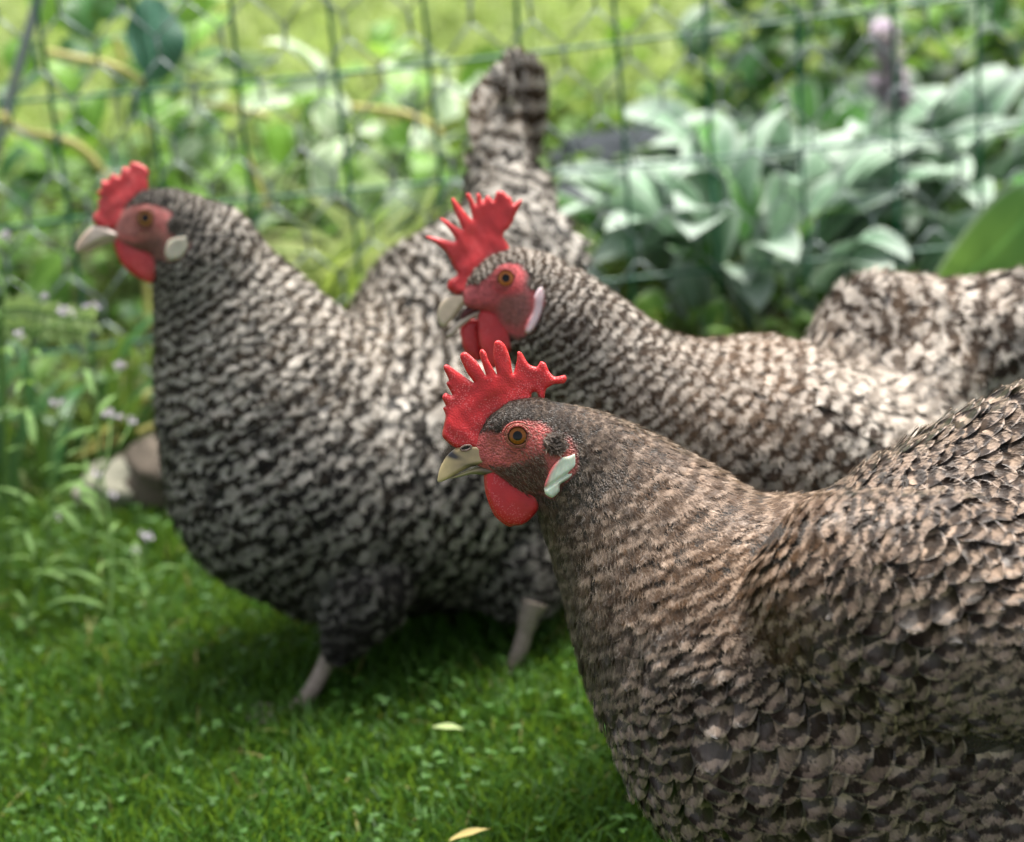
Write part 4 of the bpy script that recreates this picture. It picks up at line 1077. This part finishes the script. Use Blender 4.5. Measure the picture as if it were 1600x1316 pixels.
# ------------------------------------------------------------------ lamb's ears
ear_m = mat_leaf('woolly_leaf', (.16, .275, .18), (.255, .37, .26), (.42, .50, .43), 1.0, .15, sheen=.1, scale=30, spec=.02, rimw=.6, tcol=(.2, .35, .2))
ear_dk = mat_leaf('woolly_leaf_shaded_green', (.07, .20, .05), (.12, .27, .08), (.38, .48, .38), 1.0, .25, sheen=.1, scale=30, spec=.02, rimw=.82)  # darker copy of the woolly leaf: greener, with shade put into the colour
stem_m = mat_plain('woolly_stem', (.32, .40, .30), (.22, .3, .2), .9, 80, .1, .4)
side_s = lambda b, t: nrm(np.cross(t - b, -CF + .2 * rng.normal(0, 1, 3)))
def lambs_ear(px, py, d, traced, n, label, spikes=(), rad=.12, seed=1, hgt=.16):
    rr = np.random.default_rng(seed)
    b0 = P(px, py, d); b0[2] = 0.0
    root = empty('lambs_ear_plant', b0, label, 'plant', "woolly silver lamb's ear plants")
    L1, L2 = Leaves(), Leaves()
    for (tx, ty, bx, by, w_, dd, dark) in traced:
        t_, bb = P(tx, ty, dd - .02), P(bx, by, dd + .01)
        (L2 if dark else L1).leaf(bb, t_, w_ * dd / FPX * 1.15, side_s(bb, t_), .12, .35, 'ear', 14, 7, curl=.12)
    for i in range(n):
        a = rr.random() * 6.28; rad_ = rad * rr.random() ** .6; ln = .07 + .05 * rr.random()
        q = b0 + np.array([math.cos(a) * rad_, math.sin(a) * rad_ * .7, .02 + hgt * .45 * rr.random()])
        el = .4 + 1.0 * rr.random() * (1 - rad_ / rad * .5)
        dr = np.array([math.cos(a) * math.cos(el), math.sin(a) * math.cos(el), math.sin(el)])
        t_ = q + dr * ln
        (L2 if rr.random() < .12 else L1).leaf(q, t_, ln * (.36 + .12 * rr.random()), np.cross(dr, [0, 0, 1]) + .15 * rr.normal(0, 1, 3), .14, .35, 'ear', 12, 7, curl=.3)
    L1.build('leaves', ear_m, root)
    if L2.n: L2.build('shaded_green_leaves', ear_dk, root)
    mb = MB()
    for i in range(9):
        a = rr.random() * 6.28; mb.tube(bez([b0, b0 + [math.cos(a) * .03, math.sin(a) * .03, .05], b0 + [math.cos(a) * rad * .6, math.sin(a) * rad * .5, hgt * .6]], 8), np.linspace(.005, .003, 8), 7)
    mb.build('stems', stem_m, root)
    for (x1, y1, x2, y2, wpx, dd, colr) in spikes:
        top, bot = P(x1, y1, dd), P(x2, y2, dd); foot = np.array([b0[0], b0[1] , 0.02])
        mb = MB(); mb.tube(bez([foot, (foot + bot) / 2 + [.005, 0, .01], bot, top], 20), np.linspace(.004, .002, 20), 7)
        sp_ = mb.build('flower_spike', stem_m, root)
        fl_ = Leaves(); R_ = wpx * dd / FPX / 2
        for j in range(150):
            q = rr.random(); g = .55 if .42 < q < .52 else 1
            a = rr.random() * 6.28; p_ = top * (1 - q) + bot * q; rr_ = R_ * g * (.55 + .45 * q)
            dr = np.array([math.cos(a), math.sin(a), .5]); 
            fl_.leaf(p_, p_ + dr * rr_ * (.7 + .5 * rr.random()), R_ * .55, np.cross(dr, [0, 0, 1]), .1, .3, 'ear', 5, 3)
        f_ = fl_.build('blossom', mat_leaf('spike_bloom', colr, tuple(min(1, c * 1.25) for c in colr), None, .8, .3, sheen=.5), root)
    return root
TR1 = [(1212, 198, 1245, 330, 58, 2.3, 0), (1275, 190, 1300, 350, 66, 2.32, 1), (1300, 230, 1330, 380, 70, 2.28, 0), (1140, 262, 1185, 330, 45, 2.3, 0), (1035, 283, 1140, 322, 28, 2.28, 0), (1140, 305, 1250, 420, 82, 2.242, 0), (985, 402, 1120, 350, 40, 2.22, 0), (1270, 315, 1285, 430, 58, 2.209, 0), (1180, 370, 1240, 450, 60, 2.192, 0), (1160, 285, 1220, 400, 46, 2.27, 1), (1090, 430, 1150, 350, 46, 2.234, 1)]
TR2 = [(1008, 452, 1045, 560, 58, 2.065, 1), (1122, 462, 1122, 560, 42, 2.051, 1), (1170, 418, 1175, 520, 58, 2.097, 0), (1060, 400, 1100, 520, 60, 2.111, 0), (1230, 480, 1290, 500, 50, 2.116, 1), (1250, 400, 1250, 500, 60, 2.114, 0), (980, 330, 1040, 430, 40, 2.25, 0), (1010, 370, 1070, 470, 44, 2.187, 0), (1185, 300, 1160, 430, 50, 2.221, 0)]
TR3 = [(1425, 198, 1360, 300, 46, 2.34, 0), (1418, 240, 1412, 330, 60, 2.32, 0), (1472, 296, 1345, 352, 34, 2.26, 0), (1650, 290, 1440, 490, 130, 2.077, 1), (1420, 360, 1290, 470, 34, 2.132, 0), (1365, 365, 1300, 470, 40, 2.139, 1), (1440, 470, 1365, 365, 30, 2.13, 0), (1545, 275, 1540, 350, 75, 2.24, 0), (1580, 235, 1570, 330, 60, 2.28, 0), (1560, 330, 1420, 450, 70, 2.142, 0), (1350, 300, 1390, 420, 70, 2.213, 1), (1480, 330, 1450, 420, 60, 2.195, 0), (1620, 400, 1500, 480, 90, 2.094, 1)]
lambs_ear(1275, 400, 2.33, TR1, 44, "silver lamb's ear plant with upright woolly leaves and a short pale flower spike", [(1225, 148, 1235, 215, 36, 2.28, (.38, .44, .36))], .11, 5, .10)
lambs_ear(1165, 470, 2.16, TR2, 50, "low lamb's ear plant behind the pale hen's neck, nearest the dark slate", (), .11, 6, .10)
lambs_ear(1450, 400, 2.32, TR3, 50, "lamb's ear plant with a tall mauve flower spike and the largest broad leaf", [(1380, 48, 1398, 190, 84, 2.30, (.50, .40, .52))], .13, 7, .09)

# ------------------------------------------------------------------ shrubs
g_mid = mat_leaf('shrub_leaf', (.10, .26, .03), (.26, .48, .08), None, .4, .4, scale=20)
g_dark = mat_leaf('shrub_leaf_dark', (.020, .075, .018), (.045, .15, .035), None, .35, .25, scale=20)
g_blue = mat_leaf('big_leaf_bluegreen', (.020, .095, .060), (.035, .13, .080), None, .4, .15, scale=20)
g_pale = mat_leaf('shrub_leaf_pale', (.30, .44, .24), (.50, .62, .42), (.72, .78, .62), .55, .3, scale=20)
g_yel = mat_leaf('strap_leaf', (.17, .27, .05), (.34, .38, .12), None, .5, .4, scale=20)
st_y = mat_plain('yellow_stalk', (.52, .45, .16), (.38, .36, .10), .5, 40, .3, .2)
st_g = mat_plain('green_stalk', (.14, .20, .06), (.09, .12, .04), .6, 40, .3, .2)

def shrub(px, py, d, label, n, box, mats, lsz, seed, traced=(), stalks=(), kindp='ovate', cat='plant', name='leafy_plant', stem_mat=None, group=None):
    """box: px0,px1,py0,py1,d0,d1 region of the crown"""
    rr = np.random.default_rng(seed)
    b0 = P(px, py, d); b0[2] = 0
    root = empty(name, b0, label, cat, group)
    LS = [Leaves() for _ in mats]
    mb = MB()
    ends = []
    for i in range(9):
        q = P(rr.uniform(box[0], box[1]), rr.uniform(box[2], box[3]), rr.uniform(box[4], box[5])); ends.append(q)
        s_ = b0 + np.array([rr.normal() * .02, rr.normal() * .02, 0])
        mb.tube(bez([s_, s_ * .5 + q * .5 + [rr.normal() * .015, 0, .02], q], 9), np.linspace(.0035, .0012, 9), 6)
    mb.build('stems', stem_mat or st_g, root)
    for i in range(n):
        q = P(rr.uniform(box[0], box[1]), rr.uniform(box[2], box[3]), rr.uniform(box[4], box[5]))
        q[2] = max(q[2], .01)
        a = rr.random() * 6.28; el = rr.uniform(-.5, .9)
        dr = np.array([math.cos(a) * math.cos(el), math.sin(a) * math.cos(el), math.sin(el)]); ln = lsz * (.6 + .8 * rr.random())
        LS[i % len(mats)].leaf(q, q + dr * ln, ln * (.4 + .25 * rr.random()), np.cross(dr, [0, 0, 1]) + .3 * rr.normal(0, 1, 3), .1, .2, kindp, 8, 5, curl=.25)
    for L_, m_ in zip(LS, mats):
        if L_.n: L_.build('leaves', m_, root)
    for (tx, ty, bx, by, w_, dd, m_, kd) in traced:
        L_ = Leaves(); t_, bb = P(tx, ty, dd), P(bx, by, dd + .015); L_.leaf(bb, t_, w_ * dd / FPX, side_s(bb, t_), .08, .15, kd, 14, 7, curl=.05); L_.build('leaf', m_, root)
    for pts, dd, wpx in stalks:
        mb = MB(); mb.tube(bez([P(a, b, dd) for a, b in pts], 18), wpx * dd / FPX / 2, 8); mb.build('stalk', st_y, root)
    return root

shrub(230, 420, 2.22, 'leafy plant with one large round blue green leaf hanging high on it', 34, (60, 380, -30, 260, 2.16, 2.4), [g_mid, g_dark], .055, 41,
      traced=[(237, 130, 238, -5, 100, 2.12, g_blue, 'round'), (345, 0, 270, 30, 45, 2.14, g_mid, 'ovate'), (140, 30, 200, -10, 60, 2.14, g_dark, 'ovate'), (310, 110, 275, 75, 26, 2.13, g_pale, 'ovate'),
              (60, 130, 20, 60, 60, 2.2, g_mid, 'ovate')],
      stalks=[([(75, 82), (120, 92), (180, 105), (232, 135)], 2.12, 13), ([(180, 60), (192, 95)], 2.13, 10)])
shrub(60, 500, 2.2, 'tangled green plant with an arching yellow stalk at the fence, nearest the mauve flowers', 60, (-120, 240, 150, 560, 2.12, 2.36), [g_mid, g_dark, g_mid], .055, 42,
      stalks=[([(0, 180), (40, 207), (90, 216), (130, 235), (160, 268)], 2.12, 15), ([(165, 268), (220, 400), (235, 520)], 2.13, 12), ([(-20, 830), (60, 775), (120, 720), (240, 610)], 1.98, 15), ([(110, 720), (180, 690), (245, 665)], 1.97, 11)])
shrub(420, 430, 2.28, 'pale leaved plant behind the fence with white green leaf tips above the black hen', 45, (300, 600, 130, 420, 2.2, 2.42), [g_mid, g_pale, g_mid], .058, 43,
      traced=[(440, 92, 338, 98, 32, 2.16, g_pale, 'ovate'), (415, 150, 545, 118, 30, 2.15, g_pale, 'ovate'), (515, 215, 520, 140, 62, 2.2, g_pale, 'round'), (510, 320, 505, 235, 48, 2.2, g_pale, 'round'), (270, 260, 310, 215, 30, 2.16, g_pale, 'ovate'), (450, 270, 430, 190, 50, 2.22, g_mid, 'ovate')],
      stalks=[([(318, 162), (370, 172), (420, 182)], 2.16, 10), ([(385, 240), (405, 290), (420, 330)], 2.16, 10)])
shrub(650, 400, 2.35, 'green plant between the fence wires beside the raised barred tail', 32, (570, 720, 80, 330, 2.24, 2.45), [g_mid, g_pale], .055, 44,
      traced=[(690, 88, 615, 96, 26, 2.2, g_pale, 'ovate'), (640, 240, 600, 200, 50, 2.22, g_mid, 'ovate')], stalks=[([(548, 168), (620, 176), (660, 190), (692, 212)], 2.18, 13)])
shrub(1400, 240, 2.5, 'dark green bush beyond the fence behind the mauve flower spike', 300, (1110, 1660, -50, 235, 2.38, 2.62), [g_dark, g_dark, g_mid, g_dark], .05, 45, kindp='ovate', cat='bush', name='dark_bush')
shrub(1500, 130, 2.9, 'yellow green weedy bush at the back with an orange flower', 60, (1200, 1650, -60, 200, 2.75, 3.0), [g_mid, g_yel], .04, 46, cat='bush', name='weedy_bush',
      traced=[(1565, 150, 1540, 165, 24, 2.5, mat_leaf('orange_petal', (.6, .28, .06), (.7, .35, .1)), 'round')])
shrub(800, 330, 2.75, 'thin weedy plants growing at the edge of the far lawn', 60, (860, 1180, 60, 280, 2.65, 3.0), [g_mid, g_yel], .04, 47, name='weed_clump')
# strap leaves
def strap_plant(px, py, d, label, arcs, n, seed, mat, spread=.12):
    rr = np.random.default_rng(seed); b0 = P(px, py, d); b0[2] = 0
    root = empty('strap_leaf_plant', b0, label, 'plant', 'strap leaved plants at the fence')
    L_ = Leaves()
    for i in range(n):
        a = rr.random() * 6.28; ln = .10 + .08 * rr.random(); el = rr.uniform(.5, 1.3)
        dr = np.array([math.cos(a) * math.cos(el), math.sin(a) * math.cos(el), math.sin(el)])
        q = b0 + np.array([rr.normal() * .015, rr.normal() * .015, 0])
        L_.leaf(q, q + dr * ln, .010 + .004 * rr.random(), np.cross(dr, [0, 0, 1]), .12, .3, 'strap', 14, 3, curl=.45)
    L_.build('leaves', mat, root)
    mb = MB(); mb.tube([b0, b0 + [0, 0, .02]], [.012, .006], 9); mb.build('crown', st_g, root)
strap_plant(500, 500, 2.12, 'clump of arching yellow green strap leaves over the black hen back', None, 60, 51, g_yel)
strap_plant(600, 480, 2.16, 'clump of strap leaves nearer the raised barred tail', None, 45, 52, g_yel)
strap_plant(170, 640, 1.98, 'strap leaved clump low beside the pale stone', None, 8, 53, g_dark)
strap_plant(20, 720, 1.93, 'strap leaved clump in the bed below the mauve flowers', None, 7, 54, g_dark)

# ------------------------------------------------------------------ wild verbena with tiny mauve flowers
vst = mat_plain('flower_stem', (.16, .28, .08), (.10, .19, .05), .6, 60, .2, .2)
vfl = mat_leaf('mauve_petal', (.62, .50, .72), (.78, .70, .86), None, .6, .4, scale=20)
vleaf = mat_leaf('lobed_leaf', (.13, .26, .06), (.22, .38, .10), None, .6, .35)
def wildflower(foot, pts, blooms, d, label, seed, leafn=8):
    rr = np.random.default_rng(seed); b0 = G(*foot)
    root = empty('wildflower', b0, label, 'flower', 'mauve wildflowers at the lawn edge')
    mb = MB(); hub = P(pts[0][0], pts[0][1], d)
    mb.tube(bez([b0, (b0 + hub) / 2 + [.012 * math.sin(seed * 2.1), 0, 0], hub], 12), np.linspace(.0012, .0009, 12), 6)
    for br in pts[1:]:
        q = [hub] + [P(a, b, d + .01 * rr.normal()) for a, b in br]
        mb.tube(bez(q, 12), np.linspace(.0009, .0005, 12), 6)
    mb.build('stem', vst, root)
    for (a, b) in blooms:
        F_ = Leaves(); c = P(a, b, d)
        for k in range(9):
            dr = nrm(rr.normal(0, 1, 3) + np.array([0, -.3, .6])); s_ = .0026
            F_.leaf(c + dr * .0012, c + dr * (.0012 + s_ * 1.2), s_, np.cross(dr, rr.normal(0, 1, 3)), .05, .1, 'round', 4, 3)
        F_.build('bloom', vfl, root)
    L_ = Leaves()
    for k in range(leafn):
        q = b0 * (1 - (k + .5) / leafn) + hub * ((k + .5) / leafn); a = rr.random() * 6.28; dr = np.array([math.cos(a), math.sin(a), .4]); ln = .018 + .02 * rr.random()
        L_.leaf(q, q + dr * ln, ln * .16, np.cross(dr, [0, 0, 1]), .1, .2, 'ovate', 7, 3, curl=.2)
    L_.build('leaves', vleaf, root)
    return root
D1 = 1.72
wildflower((30, 1010), [(85, 688), [(62, 650), (58, 625)], [(105, 650), (122, 620)], [(130, 680), (150, 665)]], [(82, 632), (97, 632), (168, 648)], D1, 'forked mauve wildflower with three tiny blooms low at the lawn edge', 61)
wildflower((60, 900), [(50, 530), [(30, 505), (8, 490)], [(75, 510), (110, 500), (140, 490)], [(60, 480), (70, 468)]], [(71, 466), (104, 487), (112, 491), (30, 522), (97, 484)], D1, 'wildflower with a cluster of mauve blooms level with the black hen breast', 62)
wildflower((170, 1000), [(160, 740), [(170, 700), (172, 655)], [(185, 700), (206, 660)], [(152, 760), (148, 745)]], [(172, 646), (191, 653), (207, 657), (150, 743)], 1.74, 'wildflower with three mauve blooms in a row just before the black hen breast', 63)
wildflower((120, 940), [(150, 600), [(140, 560), (135, 520)], [(180, 590), (187, 575)]], [(136, 483), (148, 480), (186, 572), (190, 574)], 1.78, 'mauve wildflower nearest the black hen breast, tall and thin', 64)
wildflower((240, 960), [(215, 880), [(205, 860), (90, 812)], [(225, 850), (222, 838)], [(230, 860), (235, 842)]], [(88, 808), (222, 836), (232, 840), (212, 862), (175, 775)], 1.80, 'low wildflower at the lawn edge under the black hen breast', 65)
wildflower((-10, 900), [(5, 470), [(5, 420), (8, 372)], [(20, 440), (60, 470)]], [(8, 368), (14, 371)], 1.74, 'wildflower at the edge of the view with one white bloom high up', 66)
# feathery pale leaf fronds
def frond(foot, pts, d, label, seed):
    rr = np.random.default_rng(seed); b0 = G(*foot); root = empty('fern_weed', b0, label, 'plant', 'feathery weeds at the fence')
    mb = MB(); line = bez([P(a, b, d) for a, b in pts], 26)
    mb.tube(np.vstack([bez([b0, (b0 + line[0]) / 2, line[0]], 6)[:-1], line]), .0011, 6); mb.build('stem', vst, root)
    L_ = Leaves()
    for i in range(2, 26):
        for sg in (-1, 1):
            t = nrm(line[i] - line[i - 1]); s_ = nrm(np.cross(t, -CF)); dr = nrm(s_ * sg + t * .5 + .2 * rr.normal(0, 1, 3)); ln = .009 + .004 * rr.random()
            L_.leaf(line[i], line[i] + dr * ln, ln * .35, np.cross(dr, -CF), .1, .2, 'ovate', 5, 3)
    L_.build('leaflets', mat_leaf('frond_leaf', (.30, .42, .16), (.42, .55, .25), None, .6, .4), root)
frond((20, 900), [(-5, 485), (40, 482), (80, 492), (145, 500)], 1.75, 'upper pale feathery weed frond lying across the fence', 71)
frond((10, 880), [(0, 508), (40, 515), (90, 512), (130, 520)], 1.76, 'lower pale feathery weed frond with dark gap beneath', 72)

# ------------------------------------------------------------------ stones, undergrowth, litter
def stone(px, py, d, sx, sy, sz, col, label, seed):
    rr = np.random.default_rng(seed); c = P(px, py, d); c[2] = sz * .55
    bm = bmesh.new(); bmesh.ops.create_icosphere(bm, subdivisions=4, radius=1)
    V = np.array([v.co[:] for v in bm.verts]); Fc = [tuple(v.index for v in f.verts) for f in bm.faces]; bm.free()
    k = 1 + .12 * np.sin(V[:, 0] * 3 + seed) * np.sin(V[:, 1] * 4 + 1) + .07 * np.sin(V[:, 2] * 7 + V[:, 0] * 6) + .02 * rr.random(len(V))
    V = np.sign(V) * np.abs(V) ** .8 * k[:, None] * np.array([sx, sy, sz]) / 2 * 1.1 + c
    return tag(mesh_obj('stone', V, Fc, mat_plain('stone_surface', col, tuple(x * .5 for x in col), .85, 45, .25, .7)), label, 'stone')
stone(200, 790, 1.91, .062, .05, .030, (.36, .35, .27), 'pale flat edging stone at the lawn edge before the black hen', 1)
stone(300, 800, 1.92, .09, .07, .04, (.16, .13, .10), 'brown stone half hidden behind the black hen breast', 5)
stone(985, 285, 2.52, .13, .08, .045, (.035, .045, .055), 'dark slate piece behind the fence beside the raised barred tail', 3)
stone(945, 375, 2.36, .09, .08, .05, (.05, .06, .07), 'dark slate piece lower down between the tail and silver leaves', 4)
und = Leaves(); rr = np.random.default_rng(77)
for i in range(5200):
    x, y = rr.uniform(-.62, .75), rr.uniform(1.87, 2.62)
    a = rr.random() * 6.28; el = rr.uniform(0, 1.0); ln = .012 + .022 * rr.random(); z = .004 + .04 * rr.random() ** 2
    dr = np.array([math.cos(a) * math.cos(el), math.sin(a) * math.cos(el), math.sin(el)]); q = np.array([x, y, z])
    und.leaf(q, q + dr * ln, ln * .5, np.cross(dr, [0, 0, 1]), .1, .2, 'ovate', 5, 3, curl=.2)
tag(und.build('ground_cover', mat_leaf('ground_cover_leaf', (.045, .14, .02), (.16, .30, .05), None, .5, .35)), 'low green ground cover filling the bed along the fence', 'ground cover', kind='stuff')
blades('bed_grass', 4500, (-.62, .2), (1.84, 2.25), .06, .0028, mat_leaf('bed_grass_blade', (.07, .14, .025), (.24, .27, .10), None, .5, .4), seed=8, lean=.9, label='longer loose grass tufts growing in the bed at the fence foot')
def fallen(px, py, len_, w_, ang, col, label, seed):
    b = G(px, py, .024); L_ = Leaves(); d = np.array([math.cos(ang), math.sin(ang), .05]); L_.leaf(b - d * len_ / 2, b + d * len_ / 2, w_, np.cross(d, [0, 0, 1]), .08, .25, 'ovate', 12, 5)
    return tag(L_.build('fallen_leaf', mat_leaf('dead_leaf', col, tuple(min(1, c * 1.3) for c in col), None, .6, .2)), label, 'leaf')
fallen(735, 1306, .024, .006, .2, (.50, .40, .14), 'yellow fallen leaf in the grass at the bottom', 1)
fallen(700, 1140, .022, .006, -.5, (.30, .38, .16), 'pale twisted fallen leaf in the grass between the hens', 2)
for i, (a, b) in enumerate(((930, 318), (965, 330), (905, 300), (1030, 300))):
    q = P(a, b, 2.3); L_ = Leaves(); d = nrm(CR + .3 * rng.normal(0, 1, 3)); L_.leaf(q - d * .02, q + d * .02, .02, CU, .1, .2, 'ovate', 8, 5)
    pass
